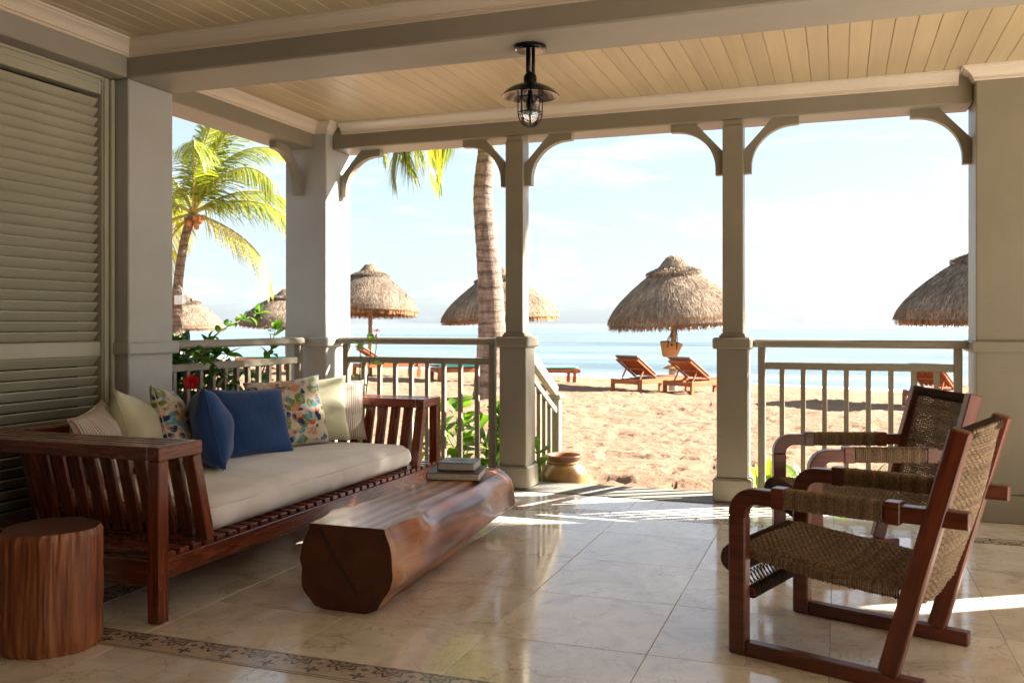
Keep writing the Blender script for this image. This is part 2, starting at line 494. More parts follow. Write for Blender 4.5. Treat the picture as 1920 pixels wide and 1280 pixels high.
M['chrome'] = plain('polished_inner_shade', (0.20, 0.16, 0.13), 0.22, 1.0)
def glass_mat():
    t = NT('clear_glass'); t.base((0.95, 0.97, 0.98)); t.rough(0.03)
    t.set('Transmission Weight', 1.0); t.set('IOR', 1.25)
    return t.m
M['glass'] = glass_mat()
M['bulb'] = plain('white_bulb', (0.80, 0.80, 0.78), 0.25)
M['pages'] = plain('book_pages', (0.58, 0.54, 0.48), 0.9, nv=0.2, ns=80)
M['cover1'] = plain('slate_book_cover', (0.035, 0.05, 0.065), 0.35)
M['cover2'] = plain('charcoal_book_cover', (0.028, 0.028, 0.034), 0.4)
M['print'] = plain('pale_cover_print', (0.30, 0.40, 0.42), 0.5)

def fabric(name, kind):
    t = NT(name)
    tc = t.new('ShaderNodeTexCoord')
    uv = tc.outputs['UV']
    sp = t.new('ShaderNodeSeparateXYZ'); t.link(uv, sp.inputs[0])
    weave = t.noise(t.coords('UV', (260, 260, 1)), 1, 2)
    if kind in ('blue', 'sage', 'linen'):
        col = {'blue': (0.019, 0.060, 0.19), 'sage': (0.55, 0.54, 0.38), 'linen': (0.86, 0.82, 0.78)}[kind]
        n = t.noise(t.coords('Object'), 5, 5)
        c = t.ramp(n, [(0.3, mul(col, 0.88)), (0.7, mul(col, 1.08))])
        if kind == 'blue':
            s = t.math('SINE', t.math('MULTIPLY', sp.outputs[0], 210))
            st = t.noise(t.coords('UV', (90, 3, 1)), 1, 3)
            c = t.mix(0.6, c, t.ramp(st, [(0.3, 0.62), (0.7, 1.3)]), 'MULTIPLY')
            weave = t.math('ADD', weave, t.math('MULTIPLY', s, 0.4))
    elif kind == 'stripe':
        u = t.math('FRACT', t.math('MULTIPLY', sp.outputs[0], 5.2))
        Wt = (0.64, 0.58, 0.50); Rd = (0.36, 0.095, 0.06); Bl = (0.14, 0.19, 0.26); Ol = (0.30, 0.23, 0.12); Gy = (0.33, 0.28, 0.25)
        c = t.ramp(u, [(0.0, Wt), (0.10, Rd), (0.19, Wt), (0.27, Bl), (0.36, Wt), (0.45, Ol), (0.54, Wt), (0.63, Gy), (0.72, Wt), (0.80, Rd), (0.86, Wt), (0.93, Bl)], 'CONSTANT')
        d = t.math('SINE', t.math('MULTIPLY', sp.outputs[1], 330))
        c = t.mix(t.ramp(d, [(0.35, 0.0), (0.6, 0.45)]), c, Wt)
        weave = t.math('ADD', weave, t.math('MULTIPLY', d, 0.5))
    else:
        v = t.coords('UV', (1, 1, 1), 5)
        wp = t.noise(v, 6, 3, 0.5, 0, 'Color')
        sc = t.new('ShaderNodeVectorMath', operation='SCALE'); sc.inputs['Scale'].default_value = 0.16
        ad = t.new('ShaderNodeVectorMath', operation='ADD')
        t.link(wp, sc.inputs[0]); t.link(v, ad.inputs[0]); t.link(sc.outputs[0], ad.inputs[1])
        vv = ad.outputs[0]
        c = (0.66, 0.56, 0.43)
        def layer(c, scale, lo, hi, stops, off):
            mp = t.new('ShaderNodeMapping'); mp.inputs['Location'].default_value = (off, off * 1.7, 0)
            t.link(vv, mp.inputs['Vector'])
            d = t.voro(mp.outputs[0], scale); k = t.voro(mp.outputs[0], scale, 'F1', 'Color')
            s3 = t.new('ShaderNodeSeparateXYZ'); t.link(k, s3.inputs[0])
            m = t.math('MULTIPLY', t.ramp(d, [(lo, 1.0), (hi, 0.0)]), t.ramp(s3.outputs[1], [(0.22, 0.0), (0.24, 1.0)], 'CONSTANT'))
            m = t.math('MULTIPLY', m, t.ramp(t.noise(vv, 18, 3), [(0.36, 0.2), (0.5, 1.0)]))
            return t.mix(m, c, t.ramp(s3.outputs[0], stops, 'CONSTANT'))
        c = layer(c, 6.5, 0.50, 0.58, [(0.0, (0.60, 0.25, 0.14)), (0.25, (0.14, 0.22, 0.05)), (0.5, (0.10, 0.32, 0.42)), (0.72, (0.62, 0.33, 0.20)), (0.88, (0.20, 0.26, 0.07))], 0.0)
        c = layer(c, 9.0, 0.42, 0.48, [(0.0, (0.10, 0.33, 0.45)), (0.35, (0.55, 0.085, 0.04)), (0.55, (0.13, 0.21, 0.05)), (0.8, (0.42, 0.60, 0.62))], 3.1)
        c = layer(c, 8.0, 0.30, 0.36, [(0.0, (0.014, 0.028, 0.12)), (0.6, (0.02, 0.045, 0.16))], 7.7)
        n = t.noise(vv, 12, 4, 0.6, 1.5)
        thin = t.ramp(n, [(0.485, 0.0), (0.495, 0.85), (0.505, 0.85), (0.515, 0.0)])
        c = t.mix(t.math('MULTIPLY', thin, 0.55), c, (0.05, 0.05, 0.09))
    t.base(c); t.rough(0.92); t.set('Specular IOR Level', 0.2)
    t.set('Sheen Weight', 0.25); t.set('Sheen Roughness', 0.5)
    wr = t.noise(t.coords('Object'), 9, 4)
    t.bump(t.math('ADD', t.math('MULTIPLY', weave, 0.10), t.math('MULTIPLY', wr, 0.8)), 0.45, 0.012)
    return t.m
for k in ('blue', 'sage', 'linen', 'stripe', 'floral'):
    M['f_' + k] = fabric(k + '_fabric', k)

def rope_mat():
    t = NT('natural_rope')
    g = t.new('ShaderNodeNewGeometry')
    n = t.noise(t.coords('Object'), 170, 3)
    c = t.ramp(n, [(0.3, (0.10, 0.066, 0.040)), (0.7, (0.32, 0.225, 0.14))])
    c = t.mix(0.8, c, t.ramp(g.outputs['Random Per Island'], [(0, 0.6), (1, 1.3)]), 'MULTIPLY')
    t.base(c); t.rough(0.9); t.bump(n, 0.6, 0.002)
    return t.m
M['rope'] = rope_mat()
M['darkrope'] = plain('dark_rope_lashing', (0.045, 0.026, 0.016), 0.8)

# ------------------------------------------------------------------ object helpers
def tag(o, label=None, cat=None, group=None, kind=None):
    if label: o['label'] = label
    if cat: o['category'] = cat
    if group: o['group'] = group
    if kind: o['kind'] = kind
    return o

def empty(name, loc=(0, 0, 0), rz=0.0):
    o = bpy.data.objects.new(name, None)
    o.empty_display_size = 0.1
    o.location = loc; o.rotation_euler = (0, 0, rz)
    COL.objects.link(o)
    return o

def link(name, me, mat, parent=None, loc=(0, 0, 0), rot=None):
    o = bpy.data.objects.new(name, me)
    if mat is not None and not me.materials:
        me.materials.append(mat)
    elif mat is not None and me.materials[0] != mat:
        o.material_slots[0].link = 'OBJECT'; o.material_slots[0].material = mat
    o.location = loc
    if rot is not None:
        if isinstance(rot, (Quaternion, Matrix)):
            o.rotation_mode = 'QUATERNION'
            o.rotation_quaternion = rot if isinstance(rot, Quaternion) else rot.to_quaternion()
        else: o.rotation_euler = rot
    if parent is not None: o.parent = parent
    COL.objects.link(o)
    return o

def mesh(name, V, F, smooth=False, uv=None):
    me = bpy.data.meshes.new(name)
    me.from_pydata([tuple(v) for v in V], [], [tuple(f) for f in F])
    if smooth:
        me.polygons.foreach_set('use_smooth', [True] * len(me.polygons))
    if uv is not None:
        l = me.uv_layers.new(name='UVMap')
        idx = np.empty(len(me.loops), dtype=np.int32)
        me.loops.foreach_get('vertex_index', idx)
        l.data.foreach_set('uv', np.asarray(uv, dtype=np.float32)[idx].ravel())
    me.update()
    return me

_bc = {}
def boxmesh(sx, sy, sz, ch=0.003):
    """box with chamfered edges, centred, shared between equal sizes"""
    key = (round(sx, 4), round(sy, 4), round(sz, 4), round(ch, 4))
    if key in _bc: return _bc[key]
    hx, hy, hz = sx / 2, sy / 2, sz / 2
    ch = min(ch, hx * 0.45, hy * 0.45, hz * 0.45)
    V = []; ix = {}
    for i in (-1, 1):
        for j in (-1, 1):
            for k in (-1, 1):
                for a, p in enumerate(((hx, hy - ch, hz - ch), (hx - ch, hy, hz - ch), (hx - ch, hy - ch, hz))):
                    ix[(i, j, k, a)] = len(V); V.append((i * p[0], j * p[1], k * p[2]))
    F = []
    S = (-1, 1)
    for s in S:
        F.append([ix[(s, j, k, 0)] for j, k in ((-1, -1), (1, -1), (1, 1), (-1, 1))])
        F.append([ix[(i, s, k, 1)] for i, k in ((-1, -1), (1, -1), (1, 1), (-1, 1))])
        F.append([ix[(i, j, s, 2)] for i, j in ((-1, -1), (1, -1), (1, 1), (-1, 1))])
    for a in S:
        for b in S:
            F.append([ix[(a, b, -1, 0)], ix[(a, b, 1, 0)], ix[(a, b, 1, 1)], ix[(a, b, -1, 1)]])
            F.append([ix[(a, -1, b, 0)], ix[(a, 1, b, 0)], ix[(a, 1, b, 2)], ix[(a, -1, b, 2)]])
            F.append([ix[(-1, a, b, 1)], ix[(1, a, b, 1)], ix[(1, a, b, 2)], ix[(-1, a, b, 2)]])
            for c in S: F.append([ix[(a, b, c, q)] for q in range(3)])
    out = []
    for f in F:
        p = [Vector(V[q]) for q in f]
        n = (p[1] - p[0]).cross(p[2] - p[0]); c = sum(p, Vector()) / len(p)
        out.append(f if n.dot(c) > 0 else f[::-1])
    me = mesh('box', V, out)
    _bc[key] = me
    return me

_mc = {}
def matbox(sx, sy, sz, ch, mat):
    key = (round(sx, 4), round(sy, 4), round(sz, 4), round(ch, 4), mat.name)
    if key not in _mc:
        me = boxmesh(sx, sy, sz, ch).copy(); me.materials.clear(); me.materials.append(mat); _mc[key] = me
    return _mc[key]

def abox(name, mat, parent, lo, hi, ch=0.004):
    """axis-aligned box between two corners in the parent's frame"""
    lo = Vector(lo); hi = Vector(hi); s = hi - lo
    return link(name, matbox(s.x, s.y, s.z, ch, mat), mat, parent, (lo + hi) / 2)

def bar(name, mat, parent, a, b, w, h, up=(0, 0, 1), ch=0.004):
    """straight timber from a to b, local x along its length, w across, h towards up"""
    a = Vector(a); b = Vector(b); x = (b - a); L = x.length; x.normalize()
    z = Vector(up); z = (z - x * z.dot(x)).normalized(); y = z.cross(x)
    m = Matrix((x, y, z)).transposed()
    return link(name, matbox(L, w, h, ch, mat), mat, parent, (a + b) / 2, m)

class G:
    """collects simple surfaces into one mesh"""
    def __init__(s): s.V = []; s.F = []; s.UV = []
    def add(s, V, F):
        o = len(s.V); s.V += [tuple(v) for v in V]; s.F += [tuple(i + o for i in f) for f in F]
    def tube(s, P, r, n=8, cap=True):
        P = [Vector(p) for p in P]
        rr = r if isinstance(r, (list, tuple)) else [r] * len(P)
        o = len(s.V); up = None
        for i, p in enumerate(P):
            d = (P[min(i + 1, len(P) - 1)] - P[max(i - 1, 0)])
            d = d.normalized() if d.length > 1e-9 else Vector((0, 0, 1))
            if up is None:
                up = Vector((0, 0, 1)) if abs(d.z) < 0.9 else Vector((1, 0, 0))
            x = (up - d * up.dot(d)).normalized(); y = d.cross(x); up = x
            for k in range(n):
                a = 2 * math.pi * k / n
                s.V.append(tuple(p + (x * math.cos(a) + y * math.sin(a)) * rr[i]))
        for i in range(len(P) - 1):
            for k in range(n):
                k2 = (k + 1) % n
                s.F.append((o + i * n + k, o + i * n + k2, o + (i + 1) * n + k2, o + (i + 1) * n + k))
        if cap:
            s.F.append(tuple(o + k for k in range(n))[::-1])
            s.F.append(tuple(o + (len(P) - 1) * n + k for k in range(n)))
    def ring(s, P, r, n=6):
        """closed tube"""
        P = [Vector(p) for p in P]; o = len(s.V); N = len(P)
        nrm = (P[1] - P[0]).cross(P[N // 3] - P[0]).normalized()
        for i, p in enumerate(P):
            d = (P[(i + 1) % N] - P[i - 1]).normalized(); x = nrm; y = d.cross(x).normalized()
            for k in range(n):
                a = 2 * math.pi * k / n; s.V.append(tuple(p + (x * math.cos(a) + y * math.sin(a)) * r))
        for i in range(N):
            j = (i + 1) % N
            for k in range(n):
                k2 = (k + 1) % n
                s.F.append((o + i * n + k, o + i * n + k2, o + j * n + k2, o + j * n + k))
    def lathe(s, prof, n=32, c=(0, 0, 0)):
        o = len(s.V)
        for (r, z) in prof:
            for k in range(n):
                a = 2 * math.pi * k / n; s.V.append((c[0] + r * math.cos(a), c[1] + r * math.sin(a), c[2] + z))
        for i in range(len(prof) - 1):
            for k in range(n):
                k2 = (k + 1) % n
                s.F.append((o + i * n + k, o + i * n + k2, o + (i + 1) * n + k2, o + (i + 1) * n + k))
    def prism(s, poly, f0, f1):
        """polygon (list of 2d) extruded: f0/f1 map a 2d point to 3d for each side"""
        o = len(s.V); n = len(poly)
        s.V += [tuple(f0(p)) for p in poly] + [tuple(f1(p)) for p in poly]
        s.F.append(tuple(o + i for i in range(n))[::-1]); s.F.append(tuple(o + n + i for i in range(n)))
        for i in range(n):
            j = (i + 1) % n
            s.F.append((o + i, o + j, o + n + j, o + n + i))
    def build(s, name, mat, parent=None, loc=(0, 0, 0), rot=None, smooth=False, uv=None):
        me = mesh(name, s.V, s.F, smooth, uv)
        return link(name, me, mat, parent, loc, rot)

def fixnormals(o):
    bm = bmesh.new(); bm.from_mesh(o.data); bmesh.ops.recalc_face_normals(bm, faces=bm.faces); bm.to_mesh(o.data); bm.free()
    return o

def autosmooth(o, ang=35):
    """smooth shading with the sharp edges kept"""
    bm = bmesh.new(); bm.from_mesh(o.data)
    for f in bm.faces: f.smooth = True
    for e in bm.edges:
        if len(e.link_faces) == 2 and e.calc_face_angle(0) > R(ang): e.smooth = False
    bm.to_mesh(o.data); bm.free()
    return o

def vnoise(x, y, seed=0):
    """smooth value noise on arrays"""
    r = np.random.default_rng(seed); T = r.random((256, 256))
    xi = np.floor(x).astype(int); yi = np.floor(y).astype(int)
    fx = x - xi; fy = y - yi; fx = fx * fx * (3 - 2 * fx); fy = fy * fy * (3 - 2 * fy)
    a = T[xi % 256, yi % 256]; b = T[(xi + 1) % 256, yi % 256]; c = T[xi % 256, (yi + 1) % 256]; d = T[(xi + 1) % 256, (yi + 1) % 256]
    return (a * (1 - fx) + b * fx) * (1 - fy) + (c * (1 - fx) + d * fx) * fy

# ================================================================== BEACH, SEA
def smooth01(t):
    t = np.clip(t, 0, 1); return t * t * (3 - 2 * t)
def ground_z(x, y):
    q = 30.2 - 0.4 * x - y
    return -0.30 - 0.60 * smooth01((16 - q) / 16) - 0.10 * np.clip(-q, 0, 20)
def gz(x, y): return float(ground_z(np.array(float(x)), np.array(float(y))))

def build_sand():
    rows = [5.0]
    while rows[-1] < 62: rows.append(rows[-1] + max(0.045, (rows[-1]) * 0.0068))
    rows = np.array([-60, -30, -10, 0, 3] + rows)
    nc = 560
    u = np.linspace(-1, 1, nc)
    Y = np.repeat(rows[:, None], nc + 4, 1)
    half = np.maximum(rows, 3)[:, None]
    Xc = -0.55 * half + u[None, :] * (1.05 * half + 2.5)
    X = np.concatenate([np.full((len(rows), 1), -260.), Xc[:, :1] - 12, Xc, Xc[:, -1:] + 12, np.full((len(rows), 1), 200.)], 1)
    Zb = ground_z(X, Y)
    n = (vnoise(X * 0.7, Y * 0.7, 1) - .5) * 0.09 + (vnoise(X * 1.9 + 5, Y * 2.6, 2) - .5) * 0.032
    a = vnoise(X * 3.4, Y * 5.0, 3)
    n += -0.050 * np.clip((a - 0.72) / 0.12, 0, 1) + 0.012 * np.clip((a - 0.52) / 0.14, 0, 1)
    b = vnoise(X * 6.2 + 31, Y * 9.0, 4)
    n += -0.050 * np.clip((b - 0.70) / 0.10, 0, 1) + 0.010 * np.clip((b - 0.5) / 0.16, 0, 1)
    n += (vnoise(X * 11, Y * 15, 6) - .5) * 0.016
    rf = np.random.default_rng(41)
    def stamp(px, py, ang, a_=0.145, b_=0.06, depth=0.05):
        r0, r1 = np.searchsorted(rows, py - 0.35), np.searchsorted(rows, py + 0.35)
        if r1 <= r0: return
        xs, ys = X[r0:r1] - px, Y[r0:r1] - py
        ca, sa = math.cos(ang), math.sin(ang)
        lx, ly = xs * ca + ys * sa, -xs * sa + ys * ca
        d = np.sqrt((lx / a_) ** 2 + (ly / (b_ * (1 + 0.25 * np.clip(lx / a_, -1, 1)))) ** 2)
        n[r0:r1] += -depth * np.clip((1.0 - d) / 0.35, 0, 1) + 0.35 * depth * np.exp(-((d - 1.22) / 0.22) ** 2)
    for _ in range(46):                                   # trails of steps across the sand
        px, py = rf.uniform(-9, 3), rf.uniform(6.9, 19); ang = rf.uniform(0, 2 * math.pi); k = 0
        for st in range(int(rf.integers(8, 22))):
            px += math.cos(ang) * 0.62; py += math.sin(ang) * 0.62; ang += rf.normal(0, 0.12); k = 1 - k
            stamp(px - math.sin(ang) * 0.11 * (1 if k else -1), py + math.cos(ang) * 0.11 * (1 if k else -1), ang + rf.normal(0, 0.15), rf.uniform(.12, .16), rf.uniform(.05, .07), rf.uniform(0.03, 0.06))
    q = 30.2 - 0.4 * X - Y
    n *= np.clip(q / 4, 0.05, 1)
    Z = Zb + n
    nr, ncol = X.shape
    V = np.stack([X, Y, Z], -1).reshape(-1, 3)
    i = np.arange(nr - 1)[:, None] * ncol + np.arange(ncol - 1)[None, :]
    F = np.stack([i, i + 1, i + ncol + 1, i + ncol], -1).reshape(-1, 4)
    me = bpy.data.meshes.new('sand')
    me.vertices.add(len(V)); me.vertices.foreach_set('co', V.ravel())
    me.loops.add(F.size); me.loops.foreach_set('vertex_index', F.ravel())
    me.polygons.add(len(F)); me.polygons.foreach_set('loop_start', np.arange(len(F)) * 4)
    me.polygons.foreach_set('loop_total', np.full(len(F), 4))
    me.update(calc_edges=True)
    me.polygons.foreach_set('use_smooth', [True] * len(F))
    o = link('sand', me, M['sand'])
    tag(o, kind='structure')
build_sand()

g = G()
sy = [24, 40, 80, 200, 600, 2000, 8000, 30000]
for i, y in enumerate(sy):
    w = max(200, y * 1.8)
    g.V += [(-w, y, -0.9), (w, y, -0.9)]
    if i: g.F.append((2 * i - 2, 2 * i - 1, 2 * i + 1, 2 * i))
tag(g.build('sea', M['sea']), kind='structure')

def surf_line(d, x0, x1, th, seed):
    """low broken ridge of white water on the far reef"""
    g = G(); r = random.Random(seed)
    x = x0; c, s = math.cos(YAW), math.sin(YAW)
    while x < x1:
        L = r.uniform(0.01, 0.06) * d; h = r.uniform(0.4, 1.0) * th
        for q in range(1):
            yy = d + r.uniform(-0.04, 0.04) * d
            P = []
            for k in range(9):
                t = k / 8; P.append((x + t * L, yy + math.sin(t * 5) * 2, h * math.sin(math.pi * t) ** 0.6 * r.uniform(0.7, 1)))
            o = len(g.V)
            for p in P:
                wx = p[0] * c - p[1] * s; wy = p[0] * s + p[1] * c
                g.V += [(wx, wy, -0.95), (wx + 1 * -s, wy + 1 * c, -0.9 + p[2]), (wx + 3 * -s, wy + 3 * c, -0.95)]
            for k in range(8):
                a = o + 3 * k
                g.F += [(a, a + 3, a + 4, a + 1), (a + 1, a + 4, a + 5, a + 2)]
        x += L * r.uniform(0.4, 1.25)
    return g
g1 = surf_line(620, -430, 480, 0.85, 3)
g2 = surf_line(480, 60, 420, 0.5, 5)
o2 = len(g1.V); g1.V += g2.V; g1.F += [tuple(i + o2 for i in f) for f in g2.F]
tag(g1.build('surf', M['foam']), 'line of white surf breaking on the far reef', 'surf', kind='stuff')
g = G()
for i in range(90):                         # thin swash at the waterline
    x = -50 + i * 0.7; y = 30.2 - 0.4 * x
    g.V += [(x, y - 0.25 + 0.35 * math.sin(i * .5), -0.893), (x, y + 0.35 + 0.3 * math.sin(i * .8), -0.893)]
    if i: g.F.append((2 * i - 2, 2 * i, 2 * i + 1, 2 * i - 1))
tag(g.build('swash', M['foam']), 'thin white foam where the water meets the sand', 'foam', kind='stuff')
# ================================================================== VERANDA SHELL
Z_BEAM, Z_CEIL = 2.355, 2.53
YF = 5.66                      # front face of the big columns
base = abox('veranda_base', M['stone'], None, (-4.0, -1.4, -0.9), (4.37, 6.03, -0.012), 0.01)
tag(base, kind='structure')
floor = empty('floor'); tag(floor, kind='structure')
abox('grout_bed', M['grout'], floor, (-3.95, -1.3, -0.011), (4.35, 5.66, -0.004), 0.0005)
GX = [-2.74, -2.325, -1.751, -1.177, -0.603, -0.029, 0.545, 1.119, 1.693, 2.267, 2.841, 3.415, 3.989, 4.345]
GY_IN = [2.612, 3.005, 3.569, 4.133, 4.697, 5.098]
GY_OUT = [-1.29, -0.92, -0.356, 0.208, 0.772, 1.336, 1.9, 2.466]
def tile(x0, x1, y0, y1):
    g_ = 0.0009
    o = abox('tile', M['marble'], floor, (x0 + g_, y0 + g_, -0.006), (x1 - g_, y1 - g_, random.uniform(-0.0004, 0.0)), 0.0012)
for a, b in zip(GX, GX[1:]):
    for c_, d_ in zip(GY_IN, GY_IN[1:]): tile(a, b, c_, d_)
    tile(a, b, 1.9, 2.466)
    tile(a, b, 5.238, 5.655)
for c_, d_ in zip([1.9, 2.612, 3.005, 3.569, 4.133, 4.697, 5.238, 5.655],
                  [2.612, 3.005, 3.569, 4.133, 4.697, 5.238, 5.655]):
    tile(-3.42, -2.88, c_, d_)
tile(-2.88, -2.74, 1.9, 2.466)
tile(-2.88, -2.74, 5.238, 5.655)
M['bounce_cut'] = wood('bounce_cut_boards', (0.10, 0.06, 0.035), (0.26, 0.17, 0.10), 0.5)
k_ = -3.9
while k_ < 4.2:                                     # unseen dark boards added behind the standpoint to cut bounced light
    abox('bounce_cut_board', M['bounce_cut'], floor, (k_, -1.29, -0.006), (k_ + 0.178, 1.895, 0.0), 0.002); k_ += 0.18
BT = 0.165
def border(n, fx):
    for i in range(n): 
        loc, rz = fx(i)
        link('border_tile', matbox(BT - 0.001, 0.139, 0.006, 0.001, M['border']), M['border'], floor, loc, (0, 0, rz))
border(40, lambda i: ((-2.74 + BT * (i + .5), 2.539, -0.0032), 0))
border(40, lambda i: ((-2.74 + BT * (i + .5), 5.168, -0.0032), math.pi))
border(15, lambda i: ((-2.81, 2.612 + BT * (i + .5), -0.0032), -math.pi / 2))
for y in (2.539, 5.168):
    link('border_tile', matbox(0.139, 0.139, 0.006, 0.001, M['border']), M['border'], floor, (-2.81, y, -0.0032), (0, 0, 0))
th = abox('threshold', M['stone'], None, (-3.4, 5.66, -0.012), (3.3, 6.03, 0.006), 0.004); tag(th, kind='structure')
for k, (y0, y1, z1) in enumerate(((6.034, 6.42, -0.15), (6.424, 6.78, -0.27))):
    tag(abox('step', M['stone'], None, (-2.14, y0, -0.8), (-0.5, y1, z1), 0.008), kind='structure')

# ---- enclosing walls outside the view, added dark backing behind the shutter
def wall(name, lo, hi, mat): tag(abox(name, mat, None, lo, hi), kind='structure')
M['darkroom'] = plain('dark_wood_panelling', (0.055, 0.035, 0.022), 0.6)
wall('wall_back', (-3.9, -1.45, 0.0), (4.35, -1.302, Z_CEIL), M['darkroom'])
wall('wall_side', (-3.75, -1.30, 0.0), (-3.50, 1.55, 2.35), M['column'])
M['darkbacking'] = plain('dark_green_backing', (0.012, 0.018, 0.010), 0.8)
wall('dark_backing', (-4.25, 1.4, 0.0), (-4.15, 4.0, 2.5), M['darkbacking'])  # dark sheet added behind the blades so the shutter gaps look dark
wall('dark_backing_end', (-4.15, 3.82, 0.0), (-3.78, 3.95, 2.5), M['darkbacking'])
wall('roof', (-4.3, -1.5, 2.565), (4.35, 6.06, 2.75), M['column'])
wall('wall_right_end', (3.81, YF, 0.0), (4.35, 5.98, Z_CEIL), M['column'])

M['fill_pale'] = plain('pale_bounce_paving', (0.78, 0.76, 0.72), 0.7, nv=0.06, ns=3)
tag(abox('fill_paving', M['fill_pale'], None, (4.375, -9.0, -0.35), (15.0, 5.2, -0.02), 0.01), kind='structure')  # unseen pale slab added to bounce sunlight in from the right

# ---- ceiling planks
ceil = empty('ceiling'); tag(ceil, kind='structure')
PW = 0.1013
x = -3.70
while x < 4.25:
    for y0, y1 in ((4.062, 5.738), (-1.29, 3.708)):
        L = y1 - y0
        z = Z_CEIL + random.uniform(0, 0.0008)
        link('plank', matbox(L, PW - 0.0008, 0.02, 0.0045, M['plank']), M['plank'], ceil, (x + PW / 2, (y0 + y1) / 2, z + 0.01), (0, 0, R(90)))
    x += PW

# ---- beams
def beam(label, lo, hi, mat=None):
    o = abox('beam', mat or M['paint'], None, lo, hi, 0.008)
    return tag(o, label, 'beam', kind='thing')
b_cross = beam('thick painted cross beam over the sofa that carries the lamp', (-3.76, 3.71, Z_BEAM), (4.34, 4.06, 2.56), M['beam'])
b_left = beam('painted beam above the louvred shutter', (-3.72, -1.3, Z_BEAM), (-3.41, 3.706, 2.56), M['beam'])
b_side = beam('painted beam above the side railing with red flower', (-3.80, 4.064, Z_BEAM), (-3.54, YF - 0.003, 2.56))
b_front = beam('long painted beam across the top of the sea view', (-3.438, 5.74, Z_BEAM), (0.718, 6.0, 2.56))

CROWN = [(0, 0), (0.010, 0), (0.012, 0.006), (0.010, 0.012), (0.018, 0.014), (0.018, 0.021), (0.022, 0.026), (0.030, 0.036), (0.042, 0.046), (0.056, 0.054), (0.064, 0.058), (0.066, 0.063), (0.076, 0.064), (0.078, 0.0745), (0, 0.0745)]
def crown(parent, path, z0=2.4555):
    P = [Vector(p) for p in path]; n = len(P); V = []; F = []; m = len(CROWN)
    def nrm(a, b):
        d = (b - a).normalized(); return Vector((d.y, -d.x))
    for i, p in enumerate(P):
        if i == 0: mi = nrm(P[0], P[1])
        elif i == n - 1: mi = nrm(P[-2], P[-1])
        else:
            a, b = nrm(P[i - 1], p), nrm(p, P[i + 1]); mi = (a + b) / (1 + a.dot(b))
        for (o, z) in CROWN: V.append((p.x + mi.x * (o - 0.001), p.y + mi.y * (o - 0.001), z0 + z))
    for i in range(n - 1):
        for k in range(m):
            k2 = (k + 1) % m
            F.append((i * m + k, i * m + k2, (i + 1) * m + k2, (i + 1) * m + k))
    F.append(tuple(range(m))); F.append(tuple(range((n - 1) * m, n * m))[::-1])
    me = mesh('crown_moulding', V, F)
    o = link('crown_moulding', me, M['trim'], parent); fixnormals(o)
    return autosmooth(o, 28)
def rel(parent, o):
    """keep world place while becoming a child"""
    o.location = o.location - parent.location; o.parent = parent
    return o
for par, path in ((b_left, [(-3.41, -1.3), (-3.41, 3.71), (-3.0, 3.71)]),):
    pass
rel(b_left, crown(None, [(-3.41, -1.3), (-3.41, 3.71), (-3.30, 3.71)]))
rel(b_cross, crown(None, [(-3.30, 3.71), (4.3, 3.71)]))
rel(b_side, crown(None, [(-3.54, 4.06), (-3.54, 5.66), (-3.532, 5.66)]))
rel(b_front, crown(None, [(-3.36, 5.74), (0.64, 5.74)]))

# ---- brackets
def bracket_poly(w=0.325, h=0.33):
    P = [(0.17, 0), (w, 0), (w, -0.045), (0.295, -0.047)]
    for k in range(13):
        a = math.pi / 2 * (1 - k / 12)
        P.append((0.295 - 0.25 * math.cos(a) if False else 0.295 - 0.248 * (1 - math.sin(a)) , -0.290 + 0.243 * math.sin(a)) if False else (0.295 - 0.248 * math.cos(a), -0.290 + 0.243 * math.sin(a)))
    P += [(0.047, -h), (0.0, -h), (0.0, -0.185)]
    return P
_bp = bracket_poly()
def bracket_mesh():
    g = G()
    # split into convex-ish strips so that the concave outline fills cleanly
    outer = [(0.325, -0.045), (0.295, -0.047)] + _bp[5:16] + [(0.047, -0.290), (0.047, -0.33)]
    inner = []
    n = len(outer)
    for i in range(n):
        t = i / (n - 1)
        if t < 0.22: inner.append((0.325 - (0.325 - 0.17) * t / 0.22, 0.0))
        elif t < 0.80: k = (t - 0.22) / 0.58; inner.append((0.17 * (1 - k), -0.185 * k))
        else: k = (t - 0.80) / 0.20; inner.append((0.0, -0.185 - 0.145 * k))
    T = 0.0275
    for p in outer: g.V += [(p[0], -T, p[1]), (p[0], T, p[1])]
    for p in inner: g.V += [(p[0], -T, p[1]), (p[0], T, p[1])]
    for i in range(n - 1):
        o0, o1, i0, i1 = 2 * i, 2 * i + 2, 2 * n + 2 * i, 2 * n + 2 * i + 2
        g.F += [(o0, o1, i1, i0), (o0 + 1, i0 + 1, i1 + 1, o1 + 1), (o0, o0 + 1, o1 + 1, o1), (i0, i1, i1 + 1, i0 + 1)]
    g.F += [(0, 2 * n, 2 * n + 1, 1), (2 * n - 2, 2 * n - 1, 4 * n - 1, 4 * n - 2)]
    me = mesh('bracket', g.V, g.F); me.materials.append(M['paint'])
    bm = bmesh.new(); bm.from_mesh(me); bmesh.ops.recalc_face_normals(bm, faces=bm.faces); bm.to_mesh(me); bm.free()
    return me
BRK = bracket_mesh()
def bracket(parent, loc, rz): return link('bracket', BRK, M['paint'], parent, loc, (0, 0, rz))

